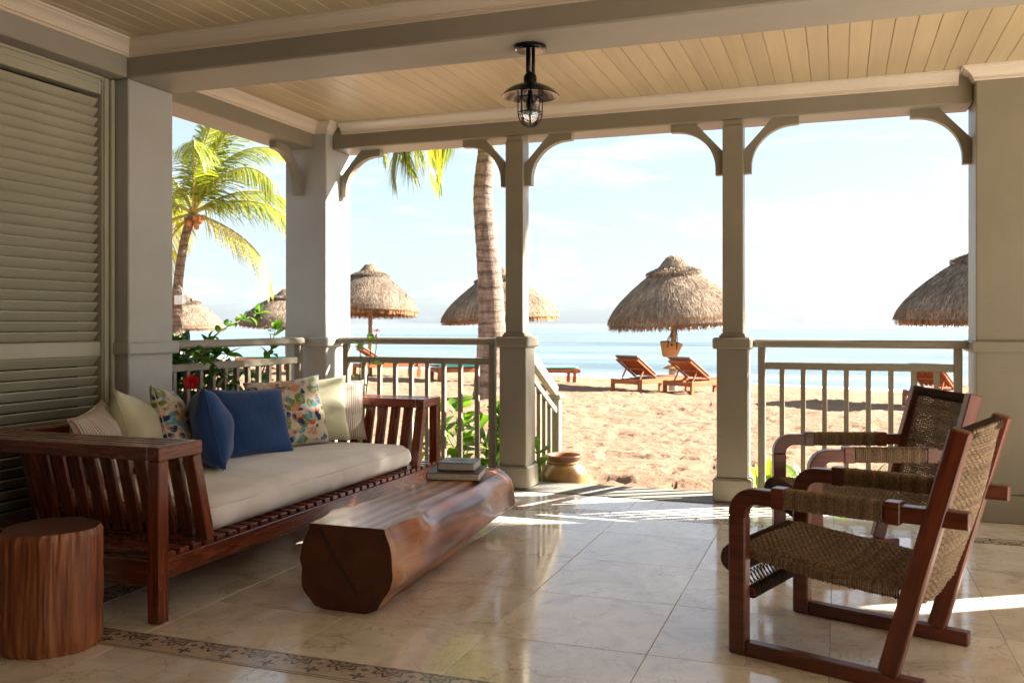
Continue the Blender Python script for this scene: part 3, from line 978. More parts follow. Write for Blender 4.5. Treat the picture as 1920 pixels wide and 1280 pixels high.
# ---- columns
def column(label, lo, hi, ztop, mat):
    t = empty('column', ((lo[0] + hi[0]) / 2, (lo[1] + hi[1]) / 2, 0)); tag(t, label, 'column', 'square columns of the veranda', 'thing')
    cx, cy = t.location.x, t.location.y; hx, hy = (hi[0] - lo[0]) / 2, (hi[1] - lo[1]) / 2
    abox('shaft', mat, t, (-hx, -hy, 0.155), (hx, hy, ztop), 0.006)
    abox('plinth', mat, t, (-hx - 0.022, -hy - 0.022, 0.0), (hx + 0.022, hy + 0.022, 0.1545), 0.006)
    abox('belt', mat, t, (-hx - 0.026, -hy - 0.026, 0.94), (hx + 0.026, hy + 0.026, 1.005), 0.008)
    return t
colA = column('pale grey square column beside the louvred shutter', (-3.76, 3.72), (-3.42, 4.05), Z_BEAM, M['column'])
colB = column('square corner column between the two railings behind the pillows', (-3.78, YF), (-3.44, 6.0), 2.56, M['column'])
colC = column('broad wall-like column at the right end of the sea view', (0.72, YF), (3.075, 5.98), 2.56, M['paint'])
rel(colB, crown(None, [(-3.545, 5.66), (-3.44, 5.66), (-3.44, 5.745)]))
rel(colC, crown(None, [(0.72, 5.745), (0.72, 5.66), (3.07, 5.66)]))
bracket(colB, (-3.44 - colB.location.x, 5.88 - colB.location.y, Z_BEAM), 0)
bracket(colB, (-3.665 - colB.location.x, YF - colB.location.y, Z_BEAM), R(-90))
bracket(colC, (0.72 - colC.location.x, 5.86 - colC.location.y, Z_BEAM), R(180))

# ---- posts
def post(xc, label):
    t = empty('veranda_post', (xc, 5.79, 0)); tag(t, label, 'post', 'slender posts of the entrance')
    def sq(name, w, z0, z1, ch): abox(name, M['paint'], t, (-w / 2, -w / 2, z0), (w / 2, w / 2, z1), ch)
    sq('plinth', 0.232, 0.007, 0.155, 0.012)
    sq('pedestal', 0.187, 0.1552, 0.945, 0.003)
    sq('cap', 0.234, 0.9452, 1.016, 0.010)
    sq('cap_moulding', 0.160, 1.0162, 1.030, 0.006)
    sq('cap_moulding', 0.143, 1.0302, 1.041, 0.004)
    sq('shaft', 0.124, 1.0412, 2.322, 0.003)
    sq('neck', 0.113, 2.3222, Z_BEAM, 0.002)
    bracket(t, (0.062, 0.0, Z_BEAM), 0); bracket(t, (-0.062, 0.0, Z_BEAM), R(180))
    return t
post1 = post(-2.042, 'slender post behind the log table, palm trunk beside it')
post2 = post(-0.615, 'slender post between the beach opening and the armchairs')

# ---- railings
def railing(label, a, b, n, first, step, stiles, along, yc):
    """a,b: ends of the top rail along its axis; balusters at first + k*step"""
    t = empty('railing', ((a + b) / 2, yc, 0) if along == 'x' else (yc, (a + b) / 2, 0)); tag(t, label, 'railing')
    mid = (a + b) / 2
    def bx(name, u0, u1, w, z0, z1, ch=0.004):
        if along == 'x': abox(name, M['paint'], t, (u0 - mid, -w / 2, z0), (u1 - mid, w / 2, z1), ch)
        else: abox(name, M['paint'], t, (-w / 2, u0 - mid, z0), (w / 2, u1 - mid, z1), ch)
    bx('top_rail', a, b, 0.092, 0.956, 1.003, 0.010)
    bx('middle_rail', stiles[0] + 0.0225, stiles[1] - 0.0225, 0.044, 0.822, 0.866)
    bx('bottom_rail', stiles[0] + 0.0225, stiles[1] - 0.0225, 0.044, 0.07, 0.11)
    for s in stiles: bx('stile', s - 0.022, s + 0.022, 0.048, 0.007, 0.9555)
    for k in range(n):
        u = first + k * step
        bx('baluster', u - 0.0145, u + 0.0145, 0.029, 0.1102, 0.8218, 0.002)
    return t
railing('front railing behind the far end of the sofa', -3.41, -2.162, 8, -3.213, 0.1252, (-3.355, -2.225), 'x', 5.80)
railing('front railing behind the two armchairs', -0.495, 0.715, 8, -0.327, 0.123, (-0.447, 0.645), 'x', 5.80)
railing('side railing with a red hibiscus flower in front of it', 4.078, 5.63, 12, 4.165, 0.117, (4.09, 5.575), 'y', -3.615)

def stair_rail(xc, label):
    t = empty('stair_rail', (xc, 6.62, -0.4)); tag(t, label, 'railing', 'stair rails down to the sand')
    def P(y, z): return (0, y - 6.62, z + 0.4)
    sl_ = -0.49
    zt = lambda y: 0.935 + sl_ * (y - 5.89)
    bar('handrail', M['paint'], t, P(5.885, zt(5.885)), P(6.60, zt(6.60)), 0.05, 0.085, ch=0.006)
    bar('lower_rail', M['paint'], t, P(5.885, zt(5.885) - 0.15), P(6.588, zt(6.588) - 0.15), 0.045, 0.045)
    for k in range(5):
        y = 5.965 + k * 0.125
        bar('baluster', M['paint'], t, P(y, gz(xc, y) + 0.02), P(y, zt(y) - 0.178), 0.029, 0.029, up=(1, 0, 0), ch=0.002)
    bar('newel', M['paint'], t, P(6.625, -0.40), P(6.625, 0.535), 0.072, 0.072, up=(1, 0, 0))
    abox('newel_cap', M['paint'], t, (-0.055, -0.06, 0.9352), (0.055, 0.075, 0.967), 0.006)
    return t
stair_rail(-2.025, 'sloping stair rail above the ochre pot')
stair_rail(-0.632, 'sloping stair rail mostly hidden behind the post by the armchairs')

# ---- louvred shutter
lv = empty('louvred_shutter', (-3.56, 2.6, 0)); tag(lv, 'tall louvred shutter of olive grey blades on the side wall', 'shutter')
y0, y1 = 1.56 - 2.6, 3.70 - 2.6
abox('frame', M['louvre'], lv, (-0.03, y1 - 0.058, 0.0), (0.045, y1, 2.352), 0.004)
abox('frame', M['louvre'], lv, (-0.03, y0, 0.0), (0.045, y0 + 0.06, 2.352), 0.004)
abox('frame', M['louvre'], lv, (-0.03, y0 + 0.0605, 2.262), (0.04, y1 - 0.0585, 2.352), 0.004)
abox('frame_bead', M['louvre'], lv, (0.0402, y0 + 0.0605, 2.335), (0.055, y1 - 0.0585, 2.351), 0.003)
abox('frame_bead', M['louvre'], lv, (0.0402, y0 + 0.0605, 2.305), (0.048, y1 - 0.0585, 2.318), 0.003)
abox('jamb_bead', M['louvre'], lv, (0.0452, y1 - 0.052, 0.0), (0.055, y1 - 0.034, 2.34), 0.003)
abox('jamb_bead', M['louvre'], lv, (0.0452, y1 - 0.014, 0.0), (0.062, y1 + 0.012, 2.348), 0.003)
abox('middle_rail', M['louvre'], lv, (-0.028, y0 + 0.0605, 0.935), (0.038, y1 - 0.0585, 1.012), 0.006)
abox('bottom_rail', M['louvre'], lv, (-0.028, y0 + 0.0605, 0.0), (0.038, y1 - 0.0585, 0.09), 0.006)
bl = y1 - 0.060 - (y0 + 0.062)
z = 0.125
while z < 2.25:
    if not 0.93 < z < 1.03:
        link('blade', matbox(bl, 0.058, 0.009, 0.0035, M['louvre']), M['louvre'], lv,
             (0.002, (y0 + y1) / 2, z - (0.022 if z > 1.0 else 0.0)), Matrix.Rotation(R(90), 3, 'Z') @ Matrix.Rotation(R(-48 + random.uniform(-1.5, 1.5)), 3, 'X'))
    z += 0.0492

# ---- lamp under the cross beam
lt = empty('pendant_lamp', (-1.315, 3.905, Z_BEAM)); tag(lt, 'black caged lamp hanging under the cross beam, shallow metal shade', 'lamp')
g = G(); g.lathe([(0, -0.0005), (0.073, -0.0005), (0.074, -0.012), (0.070, -0.018)], 40)
autosmooth(g.build('ceiling_plate', M['black'], lt))
g = G(); g.lathe([(0.070, -0.018), (0.062, -0.024), (0.0, -0.026)], 40)
autosmooth(g.build('plate_face', M['chrome'], lt))
g = G(); g.tube([(-0.009, 0, -0.02), (-0.009, 0, -0.135)], 0.011, 12); g.tube([(0.013, 0.006, -0.02), (0.013, 0.006, -0.135)], 0.0085, 12)
g.build('stem', M['black'], lt, smooth=True)
g = G(); g.lathe([(0.0, -0.118), (0.016, -0.119), (0.026, -0.130), (0.030, -0.140), (0.030, -0.172), (0.034, -0.176), (0.0, -0.178)], 28)
autosmooth(g.build('socket', M['black'], lt))
prof = [(0.030, -0.172), (0.055, -0.176), (0.085, -0.188), (0.112, -0.205), (0.128, -0.222), (0.132, -0.224)]
g = G(); g.lathe(prof, 48); autosmooth(g.build('lamp_shade', M['black'], lt))
g = G(); g.lathe([(r_ - 0.001, z_ - 0.003) for r_, z_ in prof][::-1] + [(0.0, -0.176)], 48); autosmooth(g.build('shade_lining', M['chrome'], lt))
g = G(); g.lathe([(0.044, -0.182), (0.044, -0.30), (0.040, -0.318), (0.030, -0.333), (0.015, -0.342), (0.0, -0.344)], 32)
gl = g.build('glass_jar', M['glass'], lt, smooth=True)
g = G(); g.lathe([(0.0, -0.20), (0.013, -0.20), (0.014, -0.235), (0.024, -0.255), (0.026, -0.272), (0.020, -0.288), (0.0, -0.295)], 24)
g.build('bulb', M['bulb'], lt, smooth=True)
g = G()
RC = 0.055
for k in range(4):
    a = R(20 + 45 * k); pts = []
    for q in range(3): pts.append((RC, -0.19 - 0.045 * q))
    for q in range(1, 12):
        b_ = math.pi * q / 12; pts.append((RC * math.cos(b_), -0.30 - 0.066 * math.sin(b_)))
    for q in range(3): pts.append((-RC, -0.30 + 0.05 * q))
    g.tube([(r_ * math.cos(a), r_ * math.sin(a), z_) for r_, z_ in pts], 0.0028, 6)
for z_ in (-0.235, -0.302):
    g.ring([(RC * math.cos(2 * math.pi * k / 32), RC * math.sin(2 * math.pi * k / 32), z_) for k in range(32)], 0.0028, 6)
g.build('wire_cage', M['blueblack'], lt, smooth=True)
# ================================================================== FURNITURE
# ---- sofa: deep slatted daybed, arms and back of one height
SX0, SX1, SY0, SY1 = -3.385, -2.335, 2.690, 5.185          # outer plan
sofa = empty('slatted_sofa', (SX0, SY0, 0)); tag(sofa, 'long dark red slatted wooden sofa along the shutter and side railing', 'sofa')
W_ = SX1 - SX0; L_ = SY1 - SY0
AH = 0.648; SH = 0.232
WD = M['wood']
def sbar(name, a, b, w, h, up=(0, 0, 1), ch=0.0035, parent=None): return bar(name, WD, parent or sofa, a, b, w, h, up, ch)
LT = 0.054
# legs
for lx in (LT / 2, W_ - LT / 2):
    for ly in (LT / 2, L_ - LT / 2):
        sbar('leg', (lx, ly, 0), (lx, ly, AH - 0.0525), LT, LT, up=(1, 0, 0))
for ly in (L_ / 2,):
    sbar('leg', (0.05, ly, 0), (0.05, ly, 0.156), LT, LT, up=(1, 0, 0))
    sbar('leg', (W_ - 0.09, ly, 0), (W_ - 0.09, ly, 0.156), LT, LT, up=(1, 0, 0))
# seat rails
sbar('front_rail', (W_ - 0.02, LT + 0.0005, 0.194), (W_ - 0.02, L_ - LT - 0.0005, 0.194), 0.034, 0.074)
sbar('back_rail', (0.02, LT + 0.0005, 0.194), (0.02, L_ - LT - 0.0005, 0.194), 0.034, 0.074)
for ly in (0.022, L_ - 0.022):
    sbar('side_rail', (LT + 0.0005, ly, 0.182), (W_ - LT - 0.0005, ly, 0.182), 0.034, 0.098)
# deck slats across the seat
ny = 33
for k in range(ny):
    y = 0.075 + k * (L_ - 0.15) / (ny - 1)
    sbar('seat_slat', (0.004, y, SH + 0.0105), (W_ - 0.006, y, SH + 0.0105), 0.050, 0.020, ch=0.0025)
# arm tops: front frame piece, end strips and long slats
AD = 0.243
for s in (0, 1):
    ya, yb = (0.0, AD) if s == 0 else (L_ - AD, L_)
    yi = yb if s == 0 else ya
    yo = ya if s == 0 else yb
    sg = 1 if s == 0 else -1
    sbar('arm_front', (W_ - 0.027, ya, AH - 0.026), (W_ - 0.027, yb, AH - 0.026), 0.054, 0.052)
    sbar('arm_edge', (0.0, yo + sg * 0.021, AH - 0.026), (W_ - 0.0545, yo + sg * 0.021, AH - 0.026), 0.042, 0.052)
    sbar('arm_edge', (0.12, yi - sg * 0.021, AH - 0.026), (W_ - 0.0545, yi - sg * 0.021, AH - 0.026), 0.042, 0.052)
    for k in range(3):
        y = yo + sg * (0.042 + 0.0262 + k * 0.0530)
        sbar('arm_slat', (0.12, y, AH - 0.012), (W_ - 0.0545, y, AH - 0.012), 0.040, 0.022)
    # slanted inner boards
    n = 11
    for k in range(n):
        x = W_ - 0.030 - k * (W_ - 0.20) / (n - 1)
        zt, zb = AH - 0.0525, SH + 0.021
        ytop = yi - sg * 0.030; ybot = yi + sg * 0.058
        sbar('stile' if k == 0 else 'arm_board', (x, ybot, zb), (x, ytop, zt), 0.054 if k == 0 else 0.060, 0.046 if k == 0 else 0.020, up=(0, sg, 0))
# back
for xx, w in ((0.021, 0.042), (0.105, 0.042)):
    sbar('back_edge', (xx, 0.0425 + (0.0 if xx < 0.05 else AD), AH - 0.026), (xx, L_ - 0.0425 - (0.0 if xx < 0.05 else AD), AH - 0.026), w, 0.052)
sbar('back_slat', (0.063, 0.0425, AH - 0.012), (0.063, L_ - 0.0425, AH - 0.012), 0.034, 0.022)
nb = 24
for k in range(nb):
    y = AD + 0.06 + k * (L_ - 2 * AD - 0.12) / (nb - 1)
    sbar('back_board', (0.175, y, SH + 0.021), (0.100, y, AH - 0.0525), 0.058, 0.020, up=(1, 0, 0))

def softbox(lx, ly, lz, r, n=18, seed=0, sag=0.0, puff=0.0):
    """rounded cushion block, centred; returns V, F, UV"""
    V = []; F = []; UV = []; idx = {}
    hx, hy, hz = lx / 2, ly / 2, lz / 2
    nx, nyy, nz = max(4, int(n * lx / max(lx, ly))), max(4, int(n * ly / max(lx, ly))), 7
    def cell(m): return [(-1 + 2 * i / m) for i in range(m + 1)]
    def put(p):
        k = tuple(round(q, 5) for q in p)
        if k in idx: return idx[k]
        v = Vector((p[0] * hx, p[1] * hy, p[2] * hz))
        c = Vector((max(-hx + r, min(hx - r, v.x)), max(-hy + r, min(hy - r, v.y)), max(-hz + r, min(hz - r, v.z))))
        d = v - c
        if d.length > 1e-9: v = c + d.normalized() * min(r, d.length * 1.0) if d.length > r else v
        e = (1 - p[0] ** 2) * (1 - p[1] ** 2)
        v.z += puff * e * (1 if p[2] > 0 else -0.2) * abs(p[2])
        sx_ = 1 + 0.02 * (1 - p[2] ** 2); v.x *= sx_; v.y *= 1 + 0.008 * (1 - p[2] ** 2)
        idx[k] = len(V); V.append(v); UV.append((p[0] * .5 + .5, p[1] * .5 + .5 + p[2] * 0.05)); return idx[k]
    for ax, (ma, mb) in (('z', (nx, nyy)), ('x', (nyy, nz)), ('y', (nx, nz))):
        for s in (-1, 1):
            A, B = cell(ma), cell(mb)
            for i in range(ma):
                for j in range(mb):
                    q = [(A[i], B[j]), (A[i + 1], B[j]), (A[i + 1], B[j + 1]), (A[i], B[j + 1])]
                    if ax == 'z': P = [(a, b, s) for a, b in q]
                    elif ax == 'x': P = [(s, a, b) for a, b in q]
                    else: P = [(a, s, b) for a, b in q]
                    F.append([put(p) for p in P])
    return V, F, UV
ct = 0.138
cl0, cl1 = 3.005 - SY0, 4.862 - SY0
V, F, UV = softbox(0.80, cl1 - cl0 - 0.02, ct, 0.065, 44, puff=0.022)
for i, v in enumerate(V):
    if v.z < 0: continue
    n1 = float(vnoise(np.array(v.x * 5 + 20), np.array(v.y * 4 + 20), 9)) - .5
    v.z += n1 * 0.016
for v in V:
    if abs(v.z) < ct * 0.45 and v.x > 0.3: v.x += 0.007 * math.sin(v.y * 23 + 2 * math.sin(v.y * 7)) * (1 if v.z < 0 else 0.5)
me = mesh('mattress', V, F, True, UV)
mt = link('seat_mattress', me, M['f_linen'], None, (SX0 + W_ - 0.43, SY0 + (cl0 + cl1) / 2, SH + 0.0215 + ct / 2))
fixnormals(mt)
tag(mt, 'thick off-white linen mattress lying on the slatted sofa', 'mattress')

g = G(); P_ = []
hx_, hy_, rc = 0.3951, ((cl1 - cl0 - 0.02) / 2 - 0.0102) * 1.0054, 0.0548
for cx_, cy_, a0 in ((1, 1, 0), (-1, 1, 90), (-1, -1, 180), (1, -1, 270)):
    for k in range(7):
        a_ = R(a0 + 15 * k); P_.append((cx_ * (hx_ - rc) + rc * math.cos(a_), cy_ * (hy_ - rc) + rc * math.sin(a_), ct / 2 - 0.030))
Pd = []
for i_ in range(len(P_)):
    A_, B_ = Vector(P_[i_]), Vector(P_[(i_ + 1) % len(P_)]); m_ = max(1, int((B_ - A_).length / 0.03))
    for k in range(m_): Pd.append(A_.lerp(B_, k / m_))
g.ring(Pd, 0.0042, 6); g.build('piping', M['f_linen'], mt, smooth=True)

# ---- pillows
def pillow_mesh(w, h, t, seed, n=22):
    V = []; UV = []; F = []
    r = random.Random(seed); ph = [r.uniform(0, 6.28) for _ in range(6)]
    for s in (1, -1):
        for j in range(n + 1):
            for i in range(n + 1):
                u = -1 + 2 * i / n; v = -1 + 2 * j / n
                # concave edges with pulled-out corners
                ku = 1 - 0.075 * (1 - v * v) ; kv = 1 - 0.075 * (1 - u * u)
                px = u * w / 2 * (1 - 0.085 * (1 - abs(v) ** 2) * abs(u) ** 3)
                py = v * h / 2 * (1 - 0.085 * (1 - abs(u) ** 2) * abs(v) ** 3)
                e = max(0.0, (1 - u ** 2)) ** 0.52 * max(0.0, (1 - v ** 2)) ** 0.52
                z = s * t / 2 * e
                z += 0.010 * math.sin(3.1 * u + ph[0] + 2 * v) * e + 0.006 * math.sin(6 * v + ph[1] - 3 * u) * e
                # slack at the bottom, small corner creases
                z += s * 0.012 * e * (-v)
                cr = (abs(u) * abs(v)) ** 3
                z += 0.012 * cr * math.sin(ph[2] + 5 * u * v)
                V.append((px, py, z)); UV.append((u * .5 + .5, v * .5 + .5))
        o = (n + 1) ** 2 * (0 if s == 1 else 1)
        for j in range(n):
            for i in range(n):
                a = o + j * (n + 1) + i
                q = (a, a + 1, a + n + 2, a + n + 1)
                F.append(q if s == 1 else q[::-1])
    return V, F, UV
def pillow(label, mat, w, h, t, loc, face, lean, roll=0.0, seed=0, uvrot=False):
    """loc: middle of the lower edge; face: bearing of the front normal (deg from +X); lean back in degrees"""
    V, F, UV = pillow_mesh(w, h, t, seed)
    if uvrot: UV = [(v, u) for u, v in UV]
    bm = bmesh.new(); me = mesh('pillow', V, F, True, UV)
    bm.from_mesh(me); bmesh.ops.remove_doubles(bm, verts=bm.verts, dist=0.0004); bm.to_mesh(me); bm.free()
    a = R(face)
    nx = Vector((math.cos(a), math.sin(a), 0))
    side = Vector((-math.sin(a), math.cos(a), 0))
    up = Vector((0, 0, 1)); q = R(lean)
    nrm = nx * math.cos(q) + up * math.sin(q); upv = up * math.cos(q) - nx * math.sin(q)
    rm = Matrix.Rotation(R(roll), 3, nrm)
    X_ = rm @ side; Y_ = rm @ upv
    m = Matrix((X_, Y_, nrm)).transposed()
    low = abs(math.sin(R(roll))) * w * 0.40
    o = link('pillow', me, mat, None, Vector(loc) + upv * (h / 2 - 0.012) + up * low * 0.6, m)
    g = G(); N = 22
    P = []
    for k in range(4 * N):
        s_ = k // N; tt = -1 + 2 * (k % N) / N
        u, v = ((tt, -1), (1, tt), (-tt, 1), (-1, -tt))[s_]
        P.append((u * w / 2 * (1 - 0.085 * (1 - v * v) * abs(u) ** 3), v * h / 2 * (1 - 0.085 * (1 - u * u) * abs(v) ** 3), 0.012 * (abs(u * v)) ** 3 * 0))
    g.ring(P, 0.0022, 5)
    sm = g.build('seam', mat, o, smooth=True)
    tag(o, label, 'pillow', 'pillows on the slatted sofa')
    return o
CT = SH + 0.0215 + ct + 0.012      # top of the mattress
pillow('woven striped pillow at the near corner of the sofa', M['f_stripe'], 0.35, 0.35, 0.18, (-3.02, 3.20, CT - 0.01), 18, 20, 10, 1)
pillow('pale sage pillow between the striped and floral ones behind the near arm', M['f_sage'], 0.41, 0.375, 0.20, (-3.01, 3.43, CT), 30, 20, -14, 2)
pillow('floral pillow leaning behind the smaller turned blue pillow', M['f_floral'], 0.42, 0.40, 0.18, (-3.01, 3.66, CT), 30, 18, -9, 3)
pillow('blue pillow turned edge-on beside the near sofa arm', M['f_blue'], 0.40, 0.40, 0.20, (-2.845, 3.69, CT - 0.005), 44, 12, -6, 4)
pillow('large square blue pillow facing the room', M['f_blue'], 0.435, 0.39, 0.17, (-2.88, 4.075, CT), -24, 24, -2, 5)
pillow('large floral pillow behind the square blue one', M['f_floral'], 0.48, 0.405, 0.16, (-2.905, 4.43, CT), -27, 17, 3, 6)
pillow('pale sage pillow in front of the far striped one', M['f_sage'], 0.40, 0.39, 0.17, (-2.90, 4.635, CT), -58, 14, 4, 7)
pillow('striped pillow against the far sofa arm', M['f_stripe'], 0.37, 0.36, 0.14, (-2.845, 4.765, CT), -62, 12, 3, 8)

# ---- log table
def log_table():
    root = empty('log_table', (-1.75, 3.06, 0)); tag(root, 'low polished coffee table hewn from one log, books on it', 'table')
    # cross sections (x, z) read on the near end, changed along the length
    S0 = [(-0.169, 0.326), (0.130, 0.330), (0.163, 0.259), (0.166, 0.126), (0.092, 0.0), (-0.151, 0.0), (-0.209, 0.071), (-0.197, 0.149), (-0.209, 0.185), (-0.202, 0.256)]
    n = 8
    def dense(S):
        out = []
        for i in range(len(S)):
            a, b = Vector(S[i]), Vector(S[(i + 1) % len(S)])
            for k in range(n): out.append(a.lerp(b, k / n))
        return out
    def chaikin(S):
        o_ = []
        for i in range(len(S)):
            a, b = Vector(S[i]), Vector(S[(i + 1) % len(S)])
            o_ += [a.lerp(b, 0.16), a.lerp(b, 0.84)]
        return [tuple(v) for v in o_]
    n = 4
    D0 = dense(chaikin(S0))
    Lt = 1.52; NS = 56
    V = []; F = []; m = len(D0)
    def bell(t, c, w): return math.exp(-((t - c) / w) ** 2)
    for s in range(NS + 1):
        t = s / NS; y = t * Lt
        # polynomial drift of outline along the log
        wid = 1.0 + 0.05 * math.sin(5.5 * t + 0.6) - 0.10 * t
        for p in D0:
            x, z = p.x, p.y
            right = max(0.0, x) / 0.166
            xx = x * wid - 0.02 * t
            k = 1 - abs(z - 0.19) / 0.19
            if x > 0:
                xx += right * (0.055 * bell(t, 0.20, 0.09) * max(0, (z - 0.15) / 0.18) + 0.03 * bell(t, 0.75, 0.16) * max(0, (z - .12) / .2))
                xx += right * 0.022 * math.sin(9 * t + z * 14) * (1 if 0.02 < t < 0.98 else 0.3) * k
                # rounded shoulder grows away from the near end
                sh = smooth01(np.array((t - 0.16) / 0.12)) * 1.0
                if z > 0.25: xx -= float(sh) * 0.05 * ((z - 0.25) / 0.08) ** 2
                if z < 0.125: xx -= 0.10 * float(smooth01(np.array((t - 0.35) / 0.5))) * (1 - z / 0.125)
            else:
                xx += -0.05 * bell(t, 0.17, 0.07) * max(0, (z - 0.2) / 0.13) - 0.02 * math.sin(7 * t + 2) * k
                xx += 0.035 * bell(t, 0.22, 0.025) * max(0, (z - 0.28) / 0.05)
            zz = z
            if z > 0.31: zz = 0.328 + 0.003 * math.sin(4 * t) - (0.012 if x > 0.12 else 0) * float(smooth01(np.array((t - .1) / .2)))
            if z < 0.13: zz = z + (0.13 - z) * 0.55 * float(smooth01(np.array((t - 0.62) / 0.38))) * (1 if x > 0 else 0.5) + 0.02 * (1 - z / 0.13) * (bell(t, 0.4, 0.1))
            if t > 0.97: zz = zz; xx *= 1 - 0.03 * (t - 0.97) / 0.03
            nz = float(vnoise(np.array(y * 5 + 7), np.array(x * 12 + z * 12 + 30), 12)) - .5
            n2 = float(vnoise(np.array(y * 2.3 + 3), np.array(x * 7 + z * 6 + 11), 15)) - .5
            V.append((xx + (nz * 0.012 + n2 * 0.045 * min(1, t * 6) * (1 if x > 0 else -0.7)) * (0.2 if z > .32 else 1), y, max(0.0, zz)))
    for s in range(NS):
        for k in range(m):
            k2 = (k + 1) % m
            F.append((s * m + k, s * m + k2, (s + 1) * m + k2, (s + 1) * m + k))
    me = mesh('log_body', V, F, True)
    o = link('log_body', me, M['table'], root); fixnormals(o); autosmooth(o, 40)
    for nm, s, yy in (('end_face', 0, -0.0), ('end_face', NS, 0.0)):
        ring_ = [Vector(V[s * m + k]) for k in range(m)]
        c = sum(ring_, Vector()) / m
        VV = [c + (0.0,) if False else Vector((c.x, ring_[0].y + (-0.004 if s == 0 else 0.004), c.z))] + [Vector((c.x + (p.x - c.x) * 0.995, p.y + (-0.001 if s == 0 else 0.001), c.z + (p.z - c.z) * 0.995)) for p in ring_]
        FF = [(0, 1 + k, 1 + (k + 1) % m) for k in range(m)]
        e = link(nm, mesh(nm, VV, FF), M['endgrain'], root); fixnormals(e)
    # the drying crack across the near end, a dark wedge let into the wood
    g = G(); pts = [(-0.135, 0.318), (-0.105, 0.262), (-0.070, 0.200), (-0.022, 0.135), (0.004, 0.105), (0.030, 0.065)]
    wd = [0.005, 0.007, 0.008, 0.009, 0.006, 0.001]
    for (x, z), w in zip(pts, wd): g.V += [(x - w, -0.0062, z), (x + w, -0.0062, z + w * 0.4), (x, 0.03, z)]
    for i in range(len(pts) - 1):
        a = 3 * i; g.F += [(a, a + 3, a + 4, a + 1), (a, a + 2, a + 5, a + 3), (a + 1, a + 4, a + 5, a + 2)]
    g.build('crack', M['darkrope'], root)
    return root
log_table()

def book(label, loc, rz, w, d, h, cover, title):
    t = empty('book', loc, rz); tag(t, label, 'book', 'books on the log table')
    abox('back_cover', cover, t, (-w / 2, -d / 2, 0), (w / 2, d / 2, 0.003), 0.001)
    abox('front_cover', cover, t, (-w / 2, -d / 2, h - 0.003), (w / 2, d / 2, h), 0.001)
    abox('spine', cover, t, (-w / 2 - 0.001, -d / 2, 0.0032), (-w / 2 + 0.003, d / 2, h - 0.0032), 0.001)
    abox('pages', M['pages'], t, (-w / 2 + 0.0035, -d / 2 + 0.004, 0.0032), (w / 2 - 0.005, d / 2 - 0.004, h - 0.0032), 0.0008)
    if title:
        for k in range(3):
            abox('cover_print', M['print'], t, (-0.03 - 0.01 * k, 0.03 - 0.018 * k, h + 0.0002), (0.035, 0.038 - 0.018 * k, h + 0.0012), 0.0003)
    return t
book('larger dark book lying under the other on the log table', (-1.815, 4.235, 0.329), R(13), 0.265, 0.245, 0.037, M['cover2'], False)
book('smaller slate blue book on top of the larger one', (-1.815, 4.27, 0.3665), R(10), 0.190, 0.180, 0.040, M['cover1'], True)

# ---- stump stool
def stump():
    t = empty('stump_stool', (-2.545, 2.41, 0)); tag(t, 'round tree stump stool with ridged sides standing before the sofa arm', 'stool')
    n = 200; H_ = 0.405
    Z_ = [0.0, 0.006, 0.02, 0.06, 0.11, 0.17, 0.23, 0.29, 0.34, 0.375, 0.392, 0.401, H_]
    V = []; F = []
    for z in Z_:
        for k in range(n):
            a = 2 * math.pi * k / n
            r = 0.157 + 0.005 * math.sin(3 * a + 1) + 0.003 * math.sin(7 * a + 2)
            rid = vnoise(np.array(k * 0.62 + 0.9 * math.sin(z * 9)), np.array(z * 9 + 3), 21) + 0.5 * vnoise(np.array(k * 1.3), np.array(z * 16), 22)
            r += 0.0085 * (float(rid) - .7)
            if z < 0.01: r -= 0.008
            if z > 0.40: r -= 0.006
            V.append((r * math.cos(a), r * math.sin(a), z))
    for i in range(len(Z_) - 1):
        for k in range(n):
            k2 = (k + 1) % n; F.append((i * n + k, i * n + k2, (i + 1) * n + k2, (i + 1) * n + k))
    o = link('ridged_side', mesh('stump', V, F, True), M['stump'], t); autosmooth(o, 50)
    top = V[-n:]
    V2 = [(0, 0, H_ + 0.001)] + [(x * .997, y * .997, z + 0.0005) for x, y, z in top]
    link('top_face', mesh('stump_top', V2, [(0, 1 + k, 1 + (k + 1) % n) for k in range(n)]), M['endgrain'], t)
    return t
stump()

# ---- rope armchairs: local x runs backwards, y across, z up
ROPE_R = 0.0042
def weave(g, Pf, nu, nv, r, sub=2):
    """over-and-under woven sheet on the surface Pf(u,v) -> (point, normal)"""
    for i in range(nu + 1):
        u = i / nu; pts = []
        for j in range(nv * sub + 1):
            v = j / (nv * sub); p, n = Pf(u, v)
            w = math.cos(math.pi * v * nv) * (1 if i % 2 else -1)
            pts.append(p + n * w * r * 0.85 + Vector((random.uniform(-1, 1), 0, random.uniform(-1, 1))) * r * 0.16)
        g.tube(pts, r * random.uniform(0.88, 1.08), 5)
    for j in range(nv + 1):
        v = (j + 0.0) / nv; pts = []
        for i in range(nu + 1):
            p, n = Pf(i / nu, v)
            w = math.cos(math.pi * j) * (1 if i % 2 else -1)
            pts.append(p - n * w * r * 0.7)
        g.tube(pts, r * 0.62, 4)
def seat_surf(u, v):
    x = 0.0 + 0.53 * u; y = 0.062 + 0.476 * v
    e = math.sin(math.pi * v) ** 0.8
    z = 0.352 - 0.055 * u - (0.014 * math.sin(math.pi * min(1, u * 0.9 + 0.05)) * e) + 0.008 * math.sin(5 * u + 4 * v) * e
    z -= 0.02 * max(0, 1 - v / 0.06) * math.sin(math.pi * u) * 0.5
    if u < 0.07: z -= (0.07 - u) ** 2 * 6
    return Vector((x, y, z)), Vector((0.16, 0, 0.98))
